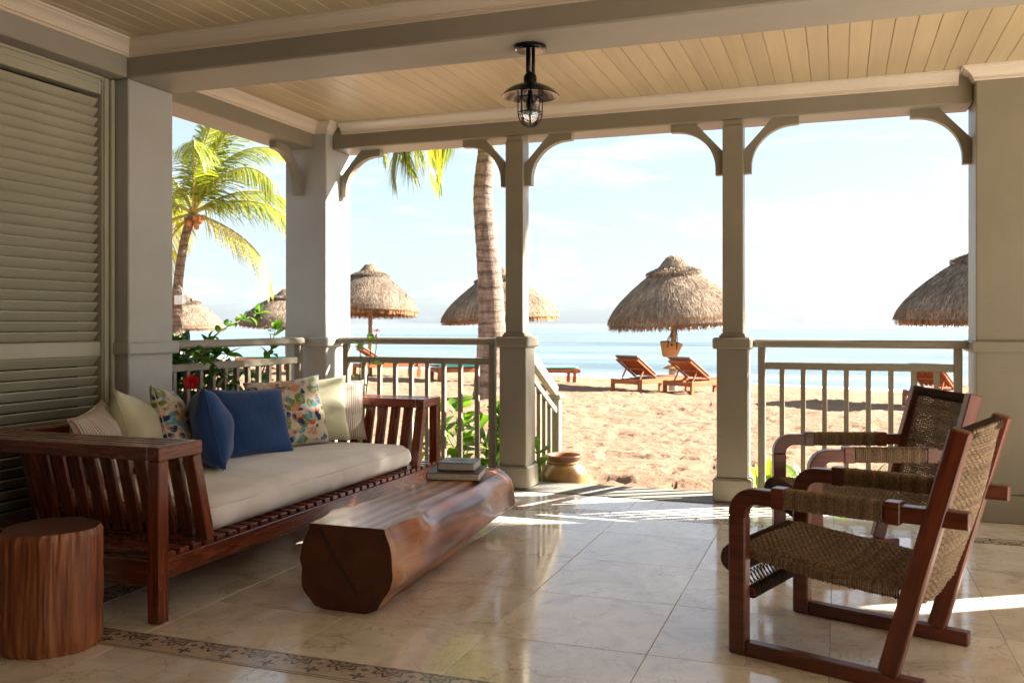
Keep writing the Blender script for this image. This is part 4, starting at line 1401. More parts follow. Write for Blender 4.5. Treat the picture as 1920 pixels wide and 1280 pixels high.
def back_surf(u, v):
    x = 0.572 + 0.150 * u; z = 0.250 + 0.530 * u; y = 0.056 + 0.488 * v
    e = math.sin(math.pi * v) * math.sin(math.pi * min(1, 0.15 + 0.85 * u))
    x += 0.030 * e + 0.006 * math.sin(6 * v + 5 * u)
    return Vector((x, y, z)), Vector((-0.96, 0, 0.27))
def make_chair():
    t = empty('rope_armchair'); C_ = M['chairwood']
    W2 = 0.60; T = 0.045
    for s in (0, 1):
        y0 = 0.0 if s == 0 else W2 - T; yc = y0 + T / 2
        abox('front_leg', C_, t, (0.0, y0, 0.0), (0.060, y0 + T, 0.462), 0.005)
        # arm with its rounded front corner
        g = G(); n = 8; out = []; inn = []
        for k in range(n + 1):
            a = math.pi - math.pi / 2 * k / n
            out.append((0.086 + 0.086 * math.cos(a), 0.4695 + 0.086 * math.sin(a)))
            inn.append((0.098 + 0.038 * math.cos(a), 0.4695 + 0.034 * math.sin(a)))
        out = [(0.0, 0.4622)] + out + [(0.738, 0.560)]; inn = [(0.060, 0.4622)] + inn + [(0.738, 0.510)]
        m = len(out); ch = 0.004
        for p, q in zip(out, inn): g.V += [(p[0], y0, p[1]), (q[0], y0, q[1]), (q[0], y0 + T, q[1]), (p[0], y0 + T, p[1])]
        for k in range(m - 1):
            a = 4 * k
            for e in range(4): g.F.append((a + e, a + (e + 1) % 4, a + 4 + (e + 1) % 4, a + 4 + e))
        g.F += [(0, 3, 2, 1), (4 * m - 4, 4 * m - 3, 4 * m - 2, 4 * m - 1)]
        arm = fixnormals(g.build('arm', C_, t)); autosmooth(arm, 40)
        mo = arm.modifiers.new('soft', 'BEVEL'); mo.width = 0.004; mo.segments = 2; mo.limit_method = 'ANGLE'; mo.angle_limit = R(50)
        # collars either side of the rope wrap
        for xa in (0.150, 0.505):
            abox('arm_collar', C_, arm, (xa, y0 - 0.004, 0.4995), (xa + 0.046, y0 + T + 0.004, 0.568), 0.003)
        g = G(); x = 0.2005
        while x < 0.502:
            zt = 0.5595 + (x - 0.1) * 0.004; P = []
            hw, hh = T / 2 + 0.0025, 0.0295
            for k in range(14):
                a = 2 * math.pi * k / 14; ca, sa = math.cos(a), math.sin(a)
                P.append((x + random.uniform(-.0008, .0008), yc + math.copysign(abs(ca) ** 0.5, ca) * hw, 0.5335 + math.copysign(abs(sa) ** 0.5, sa) * hh + random.uniform(-.001, .001)))
            g.ring(P, 0.0044 * random.uniform(0.9, 1.12), 5); x += 0.0082
        tag(g.build('rope_wrap', M['rope'], t, smooth=True), kind='stuff')
        bar('runner', C_, t, (0.0602, yc, 0.0235), (0.615, yc, 0.0235), T, 0.047, ch=0.004)
        bar('back_stile', C_, t, (0.512, yc, 0.0475), (0.716, yc, 0.795), T + 0.005, 0.058, up=(-1, 0, 0.3), ch=0.005)
    def dowel(name, x, z, r, ya, yb):
        g = G(); g.tube([(x, ya, z), (x, yb, z)], r, 20); return autosmooth(g.build(name, C_, t), 40)
    dowel('front_roller', -0.004, 0.303, 0.045, 0.0455, 0.5545)
    dowel('lower_bar', 0.058, 0.200, 0.016, 0.046, 0.554)
    dowel('rear_bar', 0.545, 0.262, 0.016, 0.047, 0.553)
    dowel('top_bar', 0.706, 0.772, 0.016, 0.048, 0.552)
    g = G(); weave(g, seat_surf, 50, 25, 0.0047)
    tag(g.build('woven_seat', M['rope'], t, smooth=True), kind='stuff')
    g = G(); weave(g, back_surf, 56, 25, 0.0050)
    tag(g.build('woven_back', M['rope'], t, smooth=True), kind='stuff')
    # thick bound edges of the seat, hanging loops
    g = G()
    for v_ in (0.0, 1.0):
        for k in range(70):
            u = k / 69; p, n_ = seat_surf(u, v_)
            if u < 0.03: continue
            y = p.y + (-0.008 if v_ == 0 else 0.008)
            g.tube([(p.x, y + (0.014 if v_ == 0 else -0.014), p.z + 0.003), (p.x + .002, y - (0.004 if v_ == 0 else -0.004), p.z - 0.004), (p.x + .001, y, p.z - 0.026 - random.uniform(0, .006)), (p.x, y + (0.012 if v_ == 0 else -.012), p.z - 0.030)], 0.0036, 5)
    tag(g.build('bound_edge', M['rope'], t, smooth=True), kind='stuff')
    g = G()
    def coil(x, z, r, ya, yb, step):
        y = ya
        while y < yb:
            g.ring([(x + (r + .003) * math.cos(2 * math.pi * k / 12), y + 0.004 * k / 12, z + (r + .003) * math.sin(2 * math.pi * k / 12)) for k in range(12)], 0.0042, 5); y += step
    coil(0.058, 0.200, 0.016, 0.06, 0.54, 0.0190)
    coil(0.706, 0.772, 0.016, 0.062, 0.54, 0.0195)
    coil(-0.004, 0.303, 0.044, 0.058, 0.545, 0.0190)
    y = 0.062
    while y < 0.535:                                    # lacing down to the lower bar
        g.tube([(0.03, y, 0.262), (0.045, y + 0.010, 0.238), (0.060, y + 0.022, 0.216)], 0.0024, 4)
        g.tube([(0.03, y + 0.02, 0.262), (0.045, y + 0.010, 0.238), (0.060, y, 0.216)], 0.0024, 4); y += 0.026
    tag(g.build('lashing', M['darkrope'], t, smooth=True), kind='stuff')
    return t
def copy_tree(o, parent=None):
    c = o.copy(); COL.objects.link(c); c.parent = parent
    if parent is not None: c.matrix_parent_inverse = o.matrix_parent_inverse.copy()
    for ch_ in o.children: copy_tree(ch_, c)
    return c
ch1 = make_chair()
bpy.context.view_layer.update()
ch2 = copy_tree(ch1)
ch1.location = (-0.350, 3.118, 0.0); ch1.rotation_euler = (0, 0, R(-19.14))
tag(ch1, 'nearer red-brown armchair with woven rope seat and back, seen from behind', 'armchair', 'rope armchairs')
ch2.location = (-0.119, 4.126, 0.0); ch2.rotation_euler = (0, 0, R(19.0))
tag(ch2, 'farther rope armchair by the front railing, half hidden by the nearer one', 'armchair', 'rope armchairs')

# ---- glazed pot on the top step
pt = empty('clay_pot', (-1.835, 6.20, -0.15)); tag(pt, 'squat ochre glazed clay pot at the edge of the steps', 'pot')
g = G(); g.lathe([(0.0, 0.002), (0.098, 0.002), (0.108, 0.010), (0.128, 0.045), (0.152, 0.095), (0.166, 0.150), (0.165, 0.190), (0.150, 0.228), (0.128, 0.254), (0.116, 0.268), (0.113, 0.285)], 56)
g.build('belly', M['pot'], pt, smooth=True)
g = G(); g.lathe([(0.1125, 0.2852), (0.122, 0.300), (0.130, 0.316), (0.129, 0.324), (0.120, 0.327), (0.108, 0.322), (0.100, 0.30), (0.112, 0.24), (0.14, 0.16), (0.10, 0.03), (0.0, 0.02)], 56)
g.build('rim', M['pot_rim'], pt, smooth=True)
g = G()
for k in range(60):
    a = 2 * math.pi * k / 60
    g.lathe([(0.0001, -0.0045), (0.004, -0.002), (0.0045, 0.0005), (0.003, 0.0035), (0.0001, 0.0045)], 6, (0.1195 * math.cos(a), 0.1195 * math.sin(a), 0.2700))
g.build('beaded_band', M['pot_rim'], pt, smooth=True)
# ================================================================== BEACH THINGS
# ---- thatched sunshades
PROF = [(0.0, 0.0), (0.08, -0.014), (0.16, -0.06), (0.24, -0.15), (0.33, -0.26), (0.37, -0.30)]
PROF2 = [(0.28, -0.27), (0.46, -0.365), (0.66, -0.45)]
PROF3 = [(0.50, -0.40), (0.80, -0.60), (1.10, -0.84), (1.36, -1.07), (1.55, -1.28), (1.68, -1.48), (1.735, -1.63)]
def prof_at(P, s):
    """point at share s of the profile length"""
    L = [0]
    for a, b in zip(P, P[1:]): L.append(L[-1] + math.hypot(b[0] - a[0], b[1] - a[1]))
    d = s * L[-1]
    for i in range(len(P) - 1):
        if d <= L[i + 1] or i == len(P) - 2:
            k = (d - L[i]) / (L[i + 1] - L[i]); k = max(0, min(1.3, k))
            return (P[i][0] + (P[i + 1][0] - P[i][0]) * k, P[i][1] + (P[i + 1][1] - P[i][1]) * k)
def strands(P, N, ls, w, lift, seed, smin=0.0):
    r = random.Random(seed); g = G()
    for _ in range(N):
        a = r.uniform(0, 2 * math.pi); s0 = smin + (1 - smin) * r.random() ** 0.75; s0 = min(s0, 0.97)
        l = ls * r.uniform(0.6, 1.3); da = r.uniform(-0.05, 0.05); ww = w * r.uniform(0.6, 1.4)
        pts = []
        for k in range(4):
            t = k / 3; s = s0 + l * t
            rr, zz = prof_at(P, min(s, 1.0)); 
            if s > 1: zz -= (s - 1) * 0.35; rr += 0.004
            lf = lift * (0.4 + 1.2 * t) * r.uniform(0.5, 1.2) + 0.004
            aa = a + da * t
            pts.append(Vector(((rr + lf) * math.cos(aa), (rr + lf) * math.sin(aa), zz + lf * 0.7)))
        tang = Vector((-math.sin(a), math.cos(a), 0))
        o = len(g.V)
        for k, p in enumerate(pts):
            q = ww * (1 - 0.55 * k / 3); tw = Vector((0, 0, r.uniform(-.3, .3) * q))
            g.V += [tuple(p - tang * q / 2 - tw), tuple(p + tang * q / 2 + tw)]
        for k in range(3): g.F.append((o + 2 * k, o + 2 * k + 1, o + 2 * k + 3, o + 2 * k + 2))
    return g
def thatch_parts():
    out = {}
    g = G(); g.lathe(PROF3, 48); g.lathe([(r_ - 0.10, z_ - 0.05) for r_, z_ in PROF3][::-1], 48)
    out['thatch_shell'] = (mesh('thatch_shell', g.V, g.F, True), M['thatch'])
    g = strands(PROF3, 10500, 0.15, 0.015, 0.006, 1)
    out['thatch'] = (mesh('thatch', g.V, g.F), M['thatch'])
    g = strands(PROF2, 1500, 0.42, 0.016, 0.035, 2)
    g.lathe(PROF2, 36)
    out['collar'] = (mesh('collar', g.V, g.F), M['thatch'])
    g = strands(PROF, 800, 0.4, 0.016, 0.012, 3, 0.05); g.lathe(PROF, 32)
    out['cap'] = (mesh('cap', g.V, g.F), M['thatch'])
    g = G(); r = random.Random(5)
    for _ in range(3200):                       # cut fringe hanging under the rim
        a = r.uniform(0, 2 * math.pi); rr = r.uniform(1.52, 1.735); z0 = -1.50 + (1.735 - rr) * 0.3; L = r.uniform(0.22, 0.32)
        w = r.uniform(0.010, 0.022); tx, ty = -math.sin(a), math.cos(a); k = r.uniform(-.03, .03)
        p = (rr * math.cos(a), rr * math.sin(a)); o = len(g.V)
        g.V += [(p[0] - tx * w / 2, p[1] - ty * w / 2, z0), (p[0] + tx * w / 2, p[1] + ty * w / 2, z0), (p[0] + tx * (w / 3 + k), p[1] + ty * (w / 3 + k), z0 - L), (p[0] - tx * (w / 3 - k), p[1] - ty * (w / 3 - k), z0 - L)]
        g.F.append((o, o + 1, o + 2, o + 3))
    out['fringe'] = (mesh('fringe', g.V, g.F), M['thatch_fringe'])
    return out
TH = thatch_parts()
def sunshade(label, px, apex_y, d, half_px, rim_y, seed, tilt=(0, 0)):
    top = at(px, apex_y, d)
    sc = half_px / FPX * d / 1.735
    hz = max(0.5, ((rim_y - apex_y) / FPX * d) / 1.66)
    zb = gz(top.x, top.y)
    t = empty('thatched_sunshade', (top.x, top.y, zb - 0.05)); tag(t, label, 'sunshade', 'thatched sunshades on the beach')
    H_ = top.z - zb + 0.05
    for nm, (me, mat) in TH.items():
        o = link(nm, me, mat, t, (0, 0, H_), (tilt[0], tilt[1], seed * 1.3)); o.scale = (sc, sc * (1 - 0.03 * (seed % 3)), hz)
        if nm in ('thatch', 'fringe', 'collar', 'cap'): o['kind'] = 'stuff'
    g = G(); g.tube([(0, 0, 0), (0.005, 0, H_ * 0.5), (0, 0, H_ - 0.3)], 0.062, 14); g.build('pole', M['polewood'], t, smooth=True)
    g = G()
    for k in range(8):
        a = 2 * math.pi * k / 8
        g.tube([(0, 0, H_ - 0.35 * hz), (1.5 * sc * math.cos(a), 1.5 * sc * math.sin(a), H_ - 1.42 * hz)], 0.025, 6)
    g.build('rafters', M['polewood'], t, smooth=True)
    return t, top, zb
u5, u5top, u5z = sunshade('big grey thatched sunshade with a straw bag hung on its pole', 1262, 479, 22.0, 132, 605, 1, (R(-1.5), R(-3.5)))
sunshade('thatched sunshade at the far right, half hidden by the broad column', 1855, 449, 16.7, 166, 602, 2, (0, R(-1)))
sunshade('thatched sunshade directly behind the palm trunk', 932, 500, 24.5, 111, 599, 3, (R(1.5), R(3)))
sunshade('sunlit thatched sunshade just right of the corner column', 694, 494, 27.0, 94, 586, 4, (R(-1), R(-3)))
sunshade('thatched sunshade seen left of the corner column', 538, 541, 29.0, 86, 611, 5, (R(1), R(2.5)))
sunshade('small farthest thatched sunshade beside the leaning palm trunk', 350, 552, 33.0, 68, 613, 6, (R(2), R(-2)))

# ---- straw bag and round ledge on the big sunshade's pole
b = at(1255, 653, 21.6)
bag = empty('straw_bag', (b.x, b.y, b.z - 0.22)); tag(bag, 'straw beach basket bag hanging from the sunshade pole', 'bag')
V = []; F = []; n = 28; prof = [(0.12, 0.055, 0.0), (0.17, 0.075, 0.02), (0.21, 0.09, 0.15), (0.245, 0.105, 0.30), (0.275, 0.115, 0.40), (0.262, 0.105, 0.40), (0.20, 0.08, 0.15), (0.1, 0.05, 0.03)]
for i, (rx, ry, z) in enumerate(prof):
    for k in range(n):
        a = 2 * math.pi * k / n
        dz = 0.045 * abs(math.cos(a)) ** 2 * (-1 if 3 <= i <= 5 else 0)
        V.append((rx * math.cos(a), ry * math.sin(a), z + dz))
for i in range(len(prof) - 1):
    for k in range(n): F.append((i * n + k, i * n + (k + 1) % n, (i + 1) * n + (k + 1) % n, (i + 1) * n + k))
F.append(tuple(range(n))[::-1])
bo = link('basket', mesh('basket', V, F, True), M['straw'], bag, (0, 0, 0), (0, R(8), YAW))
for s in (-1, 1):
    g = G(); g.tube([(-0.10, s * .115, 0.22), (-0.09, s * .11, 0.40), (0.02, s * 0.02, 0.72), (0.05, 0.0, 0.80), (0.07, s * .03, 0.70), (0.12, s * .11, 0.40), (0.12, s * .115, 0.22)], 0.011, 6)
    g.build('handle', M['leather'], bag, (0, 0, 0), (0, R(8), YAW), True)
abox('badge', M['leather'], bo, (-0.03, -0.118, 0.28), (0.02, -0.108, 0.335), 0.002)
lg = empty('pole_table', (u5top.x, u5top.y, u5z)); tag(lg, 'small round ledge and pale concrete foot round the sunshade pole', 'ledge')
g = G(); g.lathe([(0.105, 0.0), (0.105, 0.48), (0.1, 0.50), (0.066, 0.505)], 20); autosmooth(g.build('foot', M['concrete'], lg), 40)
g = G(); g.lathe([(0.07, 0.52), (0.23, 0.52), (0.235, 0.545), (0.20, 0.56), (0.13, 0.60), (0.07, 0.615)], 28); autosmooth(g.build('ledge_top', M['straw'], lg), 40)

# ---- wooden loungers
M['taupe'] = plain('taupe_canvas', (0.20, 0.15, 0.11), 0.9)
def make_lounger(raised=True, towel=False):
    """local x: head (0) to foot (2.0); y across; z up"""
    t = empty('beach_lounger'); K = M['teak']; Wd = 0.70; Hh = 0.30
    for y in (-Wd / 2 + 0.03, Wd / 2 - 0.03): bar('side_rail', K, t, (0.0, y, Hh - 0.05), (2.0, y, Hh - 0.05), 0.045, 0.10)
    for x in (0.02, 1.98): bar('end_rail', K, t, (x, -Wd / 2 + 0.053, Hh - 0.05), (x, Wd / 2 - 0.053, Hh - 0.05), 0.04, 0.09)
    for x in (0.06, 1.80):
        for y in (-Wd / 2 - 0.025, Wd / 2 + 0.025): bar('leg', K, t, (x, y, -0.12), (x + 0.02, y, Hh + 0.01), 0.055, 0.10, up=(1, 0, 0))
    x = 0.80
    while x < 1.95:
        bar('deck_slat', K, t, (x, -Wd / 2 + 0.06, Hh + 0.012), (x, Wd / 2 - 0.06, Hh + 0.012), 0.07, 0.02); x += 0.088
    a = R(31) if raised else R(2)
    hx, L = 0.76, 0.78
    def B(s, y, o): return (hx - s * math.cos(a) + o * math.sin(a) * -1, y, Hh + 0.03 + s * math.sin(a) - o * math.cos(a))
    for y in (-0.285, 0.285): bar('backrest_rail', K, t, B(0, y, 0), B(L, y, 0), 0.05, 0.035, up=(math.sin(a), 0, math.cos(a)))
    for k in range(6):
        y = -0.215 + k * 0.086
        bar('backrest_slat', K, t, B(0.03, y, -0.022), B(L, y, -0.022), 0.068, 0.016, up=(math.sin(a), 0, math.cos(a)))
    bar('backrest_cross', K, t, B(L - 0.03, -0.26, 0.0), B(L - 0.03, 0.26, 0.0), 0.05, 0.024, up=(math.sin(a), 0, math.cos(a)))
    if raised:
        p = B(0.42, 0, 0.03)
        for y in (-0.25, 0.25): bar('prop', K, t, (p[0], y, p[2]), (p[0] - 0.16, y, Hh - 0.02), 0.03, 0.03)
        bar('prop_cross', K, t, (p[0], -0.25, p[2]), (p[0], 0.25, p[2]), 0.03, 0.035)
        V, F, UV = softbox(0.62, 0.80, 0.06, 0.028, 14)
        m_ = link('mattress', mesh('lounger_mattress', V, F, True, UV), M['taupe'], t, B(0.44, 0, -0.065), Matrix(((-math.cos(a), 0, math.sin(a)), (0, 1, 0), (math.sin(a), 0, math.cos(a)))).to_3x3() @ Matrix.Rotation(R(90), 3, 'Z'))
    if towel:
        V, F, UV = softbox(1.85, 0.66, 0.07, 0.03, 16)
        link('towel_pad', mesh('towel_pad', V, F, True, UV), M['towel'], t, (1.0, 0, Hh + 0.062))
    return t
lA = make_lounger(True); lB = make_lounger(False, True)
bpy.context.view_layer.update()
def put_lounger(src, label, px, d, ang, first=False, dz=0.0):
    """px,d: middle of the head end; ang: bearing of the long axis to the right of straight ahead"""
    o = src if first else copy_tree(src)
    p = at(px, 607, d); o.location = (p.x, p.y, gz(p.x, p.y) + 0.02 + dz)
    o.rotation_euler = (0, 0, R(90) + YAW - R(ang))
    tag(o, label, 'lounger', 'wooden loungers on the beach')
put_lounger(lA, 'raised orange wooden lounger left of the bag', 1170, 19.9, 46, True, -0.06)
put_lounger(lA, 'raised orange wooden lounger right of the bag, ending behind the post', 1268, 19.5, 50, False, -0.06)
put_lounger(lA, 'raised orange wooden lounger behind the right railing', 1730, 17.4, 46, False, -0.05)
put_lounger(lA, 'raised lounger behind the pink flower by the corner column', 668, 26.5, 62)
put_lounger(lB, 'flat lounger with turquoise pad seen past the stair rail', 958, 26.5, 80, True)
put_lounger(lB, 'flat lounger with turquoise pad left of the palm trunk', 812, 23.5, 70)
put_lounger(lB, 'flat lounger with turquoise pad by the waterline left of the corner column', 440, 31.0, 75)

# ---- buoy
b = at(1730, 724, 33); g = G(); g.lathe([(0.0, -0.1), (0.09, -0.07), (0.12, 0), (0.09, 0.08), (0.0, 0.11)], 16)
M['yellow'] = plain('yellow_plastic', (0.7, 0.5, 0.05), 0.4)
tag(g.build('buoy', M['yellow'], None, (b.x, b.y, -0.86), smooth=True), 'small yellow buoy floating near the right-hand waterline', 'buoy')

# ---- palms
def frond(g, gr, L, el, droop, width, seed, twist=0.0, hang=0.6):
    """frond along +x in its own frame: stem into gr, leaflets into g"""
    r = random.Random(seed); n = 16; P = [Vector((0, 0, 0))]; a = el
    seg = L / n
    for k in range(n):
        P.append(P[-1] + Vector((math.cos(a), 0, math.sin(a))) * seg); a -= droop / n * (0.4 + 1.2 * k / n)
    gr.tube(P, [0.030 * (1 - 0.9 * k / n) + 0.003 for k in range(n + 1)], 6)
    nl = int(46 * max(1, L / 2.2))
    for s in (-1, 1):
        for k in range(nl):
            t = 0.10 + 0.90 * (k + r.random() * 0.6) / nl; q = min(t, 0.999) * n; i = int(q); p = P[i].lerp(P[i + 1], q - i)
            d = (P[i + 1] - P[i]).normalized(); side = Vector((0, s, 0)); up = d.cross(Vector((0, 1, 0))) * -1
            l = width * (0.55 + 0.75 * math.sin(math.pi * min(1, t * 0.92 + 0.06)) ** 0.7) * r.uniform(0.85, 1.12)
            fw = 0.45 + 0.75 * t
            dirv = (side * (1.0 - 0.45 * t) + d * fw + up * 0.25).normalized()
            w = 0.030 * r.uniform(0.8, 1.2)
            h = hang * r.uniform(0.7, 1.3)
            p1 = p + dirv * l * 0.4 - Vector((0, 0, 1)) * l * 0.06 * h
            p2 = p + dirv * l * 0.75 - Vector((0, 0, 1)) * l * 0.30 * h
            p3 = p + dirv * l * 0.95 - Vector((0, 0, 1)) * l * 0.62 * h
            ww = d.cross(dirv).cross(dirv).normalized() * w
            o = len(g.V)
            g.V += [tuple(p - ww * .3), tuple(p + ww * .3), tuple(p1 - ww * .5), tuple(p1 + ww * .5), tuple(p2 - ww * .4), tuple(p2 + ww * .4), tuple(p3)]
            g.F += [(o, o + 1, o + 3, o + 2), (o + 2, o + 3, o + 5, o + 4), (o + 4, o + 5, o + 6)]
def palm(name, label, path, radii, fronds, rough_ring=0.04, dry=()):
    base_ = Vector(path[0]); t = empty(name, base_); tag(t, label, 'palm', 'coconut palms')
    # smooth the trunk line
    P = [Vector(p) - base_ for p in path]; Q = []; rad = []
    N = 90
    for k in range(N + 1):
        s = k / N * (len(P) - 1); i = min(int(s), len(P) - 2); f = s - i
        a = P[max(i - 1, 0)]; b_ = P[i]; c_ = P[i + 1]; d_ = P[min(i + 2, len(P) - 1)]
        q = 0.5 * ((2 * b_) + (c_ - a) * f + (2 * a - 5 * b_ + 4 * c_ - d_) * f * f + (3 * b_ - a - 3 * c_ + d_) * f ** 3)
        Q.append(q); rr = radii[i] * (1 - f) + radii[i + 1] * f
        rad.append(rr * (1 + rough_ring * (1 if k % 3 == 0 else 0) + random.uniform(-.012, .012)))
    g = G(); g.tube(Q, rad, 22); g.build('trunk', M['bark'], t, smooth=True)
    top = Q[-1]
    for i, (az, el, droop, L, wd) in enumerate(fronds):
        gl_, gr_ = G(), G(); frond(gl_, gr_, L, R(el), R(droop), wd, 100 + i, hang=0.75)
        st = link('frond', mesh('frond_stem', gr_.V, gr_.F, True), M['rachis'], t, top + Vector((0, 0, 0.02)), (0, 0, R(az)))
        link('leaflets', mesh('leaflets', gl_.V, gl_.F), M['frond_dry'] if i in dry else M['frond'], st)['kind'] = 'stuff'
    return t, base_ + top
AR = math.degrees(YAW)      # bearing of "right" in the photo
f1 = [(AR + 4, 72, 120, 2.5, 0.60), (AR - 8, 22, 95, 2.3, 0.60), (AR + 4, -18, 62, 1.9, 0.60), (AR - 30, 50, 115, 2.4, 0.6), (AR + 40, 62, 115, 2.6, 0.6),
      (AR + 90, 78, 70, 2.8, 0.62), (AR + 120, 40, 100, 2.5, 0.6), (AR + 165, 30, 110, 2.4, 0.6), (AR + 185, -15, 70, 2.0, 0.55), (AR - 100, -25, 60, 1.7, 0.5),
      (AR - 70, 60, 110, 2.6, 0.6), (AR - 120, 70, 100, 2.6, 0.6), (AR + 200, 65, 90, 2.6, 0.6), (AR - 10, 60, 130, 2.2, 0.6), (AR + 150, -30, 60, 1.9, 0.5), (AR + 60, 20, 100, 2.4, 0.6),
      (AR - 45, 80, 80, 2.6, 0.6), (AR - 140, 25, 105, 2.4, 0.6), (AR + 20, 84, 60, 2.7, 0.62)]
d1 = 20.0
pth = [at(316, 700, d1), at(330, 640, d1), at(333, 540, d1), at(346, 450, d1), at(362, 402, d1)]
pth[0].z = gz(pth[0].x, pth[0].y) - 0.1
f1 = [(a_, e_, d_, L_f * 1.18, w_ * 1.1) for k_, (a_, e_, d_, L_f, w_) in enumerate(f1) if k_ not in (4, 9, 11, 13, 15)] + [(AR - 25, 74, 85, 3.3, 0.7), (AR + 12, 36, 100, 2.6, 0.65)]
p1, top1 = palm('coconut_palm', 'bright yellow-green palm with fanned fronds and orange fruit beyond the side railing', pth, [0.17, 0.13, 0.105, 0.09, 0.10], f1, 0.02, dry=(2, 7, 10))
g = G()
for k in range(11):
    a = random.uniform(0, 6.28); r_ = random.uniform(0.10, 0.24)
    g.lathe([(0.0, -0.07), (0.045, -0.05), (0.06, 0.0), (0.045, 0.05), (0.0, 0.07)], 10, (r_ * math.cos(a), r_ * math.sin(a), random.uniform(-0.32, -0.02)))
g.build('coconuts', M['coconut'], p1, top1 - p1.location, smooth=True)['kind'] = 'stuff'
d2 = 17.0
pth = [at(915, 770, d2), at(916, 735, d2), at(922, 600, d2), at(915, 480, d2), at(906, 370, d2), at(912, 290, d2), at(917, 240, d2), at(920, 205, d2)]
f2 = [(AR + 180, 22, 150, 2.3, 0.62), (AR + 205, 30, 150, 2.6, 0.62), (AR + 150, 35, 150, 2.5, 0.62), (AR - 140, 5, 120, 2.0, 0.62), (AR + 10, 60, 70, 2.8, 0.6), (AR - 40, 65, 70, 2.6, 0.6),
      (AR + 60, 70, 70, 2.6, 0.6), (AR + 100, 60, 80, 2.6, 0.6), (AR - 100, 70, 75, 2.6, 0.6), (AR + 185, 60, 120, 2.9, 0.6), (AR + 165, 0, 120, 1.9, 0.6), (AR + 190, -25, 75, 1.7, 0.55), (AR + 175, 45, 150, 2.9, 0.62), (AR + 195, 10, 140, 2.4, 0.62), (AR + 215, 20, 140, 2.3, 0.62), (AR + 168, 32, 140, 2.8, 0.62), (AR + 183, 5, 110, 2.5, 0.62)]
p2, top2 = palm('coconut_palm', 'tall ringed palm trunk standing behind the slender post, fronds drooping left', pth, [0.36, 0.285, 0.245, 0.215, 0.185, 0.165, 0.16, 0.15], f2, 0.035, dry=(3,))

# a third palm stands right of the view; its fronds dapple the corner of the veranda
f3 = [(az * 27.7 + 7, 55 - 18 * (az % 4), 100 + 10 * (az % 3), 1.9, 0.5) for az in range(13)]
palm('coconut_palm', 'coconut palm standing on the sand right of the veranda', [(7.2, 9.2, -0.4), (6.8, 9.2, 1.8), (5.9, 9.1, 4.2), (5.0, 9.0, 6.1)], [0.24, 0.17, 0.14, 0.13], f3, 0.02)

# floodlight strapped to the leaning palm
b = at(337, 562, d1 - 0.25); fl = empty('floodlight', b); tag(fl, 'small white floodlight box fixed to the leaning palm trunk', 'floodlight'); fl.rotation_euler = (0, 0, YAW)
abox('housing', M['whitemetal'], fl, (-0.10, -0.07, -0.10), (0.10, 0.07, 0.10), 0.015)
abox('arm', M['whitemetal'], fl, (0.1002, -0.02, -0.02), (0.24, 0.02, 0.01), 0.004)
abox('bracket', M['black'], fl, (0.2402, -0.03, -0.04), (0.26, 0.03, 0.03), 0.004)

# ---- plants by the railings
def leafmesh(L, W, fold=0.25, curl=0.25, kind='ovate', n=7):
    V = []; F = []
    for k in range(n + 1):
        t = k / n
        if kind == 'ovate': w = W * math.sin(math.pi * min(1, t ** 0.8)) ** 0.9 * (1.0 - 0.25 * t) + (0.0008)
        elif kind == 'obovate': w = W * (math.sin(math.pi * min(1.0, (0.04 + 0.96 * t) ** 1.7 * 0.93)) ** 0.85 * 0.92 + 0.08 * (1 - t))
        else: w = W * (math.sin(math.pi * (0.18 + 0.82 * t) ** 0.9) ** 0.7 if t < 0.999 else 0.0)
        x = L * t * math.cos(curl * t); z = L * (0.22 * math.sin(curl * 2 * t) - curl * 0.55 * t * t)
        V += [(x, -w / 2, z + fold * w / 2), (x, 0, z), (x, w / 2, z + fold * w / 2)]
    for k in range(n):
        a = 3 * k; F += [(a, a + 3, a + 4, a + 1), (a + 1, a + 4, a + 5, a + 2)]
    return mesh('leaf', V, F, True)
def aim(d, up=Vector((0, 0, 1)), roll=0.0):
    x = d.normalized(); y = up.cross(x)
    if y.length < 1e-4: y = Vector((0, 1, 0))
    y.normalize(); z = x.cross(y); m = Matrix((x, y, z)).transposed()
    return m @ Matrix.Rotation(roll, 3, 'X')
HL = [leafmesh(0.095, 0.058, 0.35, 0.5), leafmesh(0.075, 0.045, 0.3, 0.7), leafmesh(0.115, 0.066, 0.25, 0.35)]
BL = [leafmesh(0.17, 0.078, 0.2, 0.35, 'obovate'), leafmesh(0.14, 0.066, 0.25, 0.2, 'obovate'), leafmesh(0.20, 0.085, 0.2, 0.5, 'obovate')]
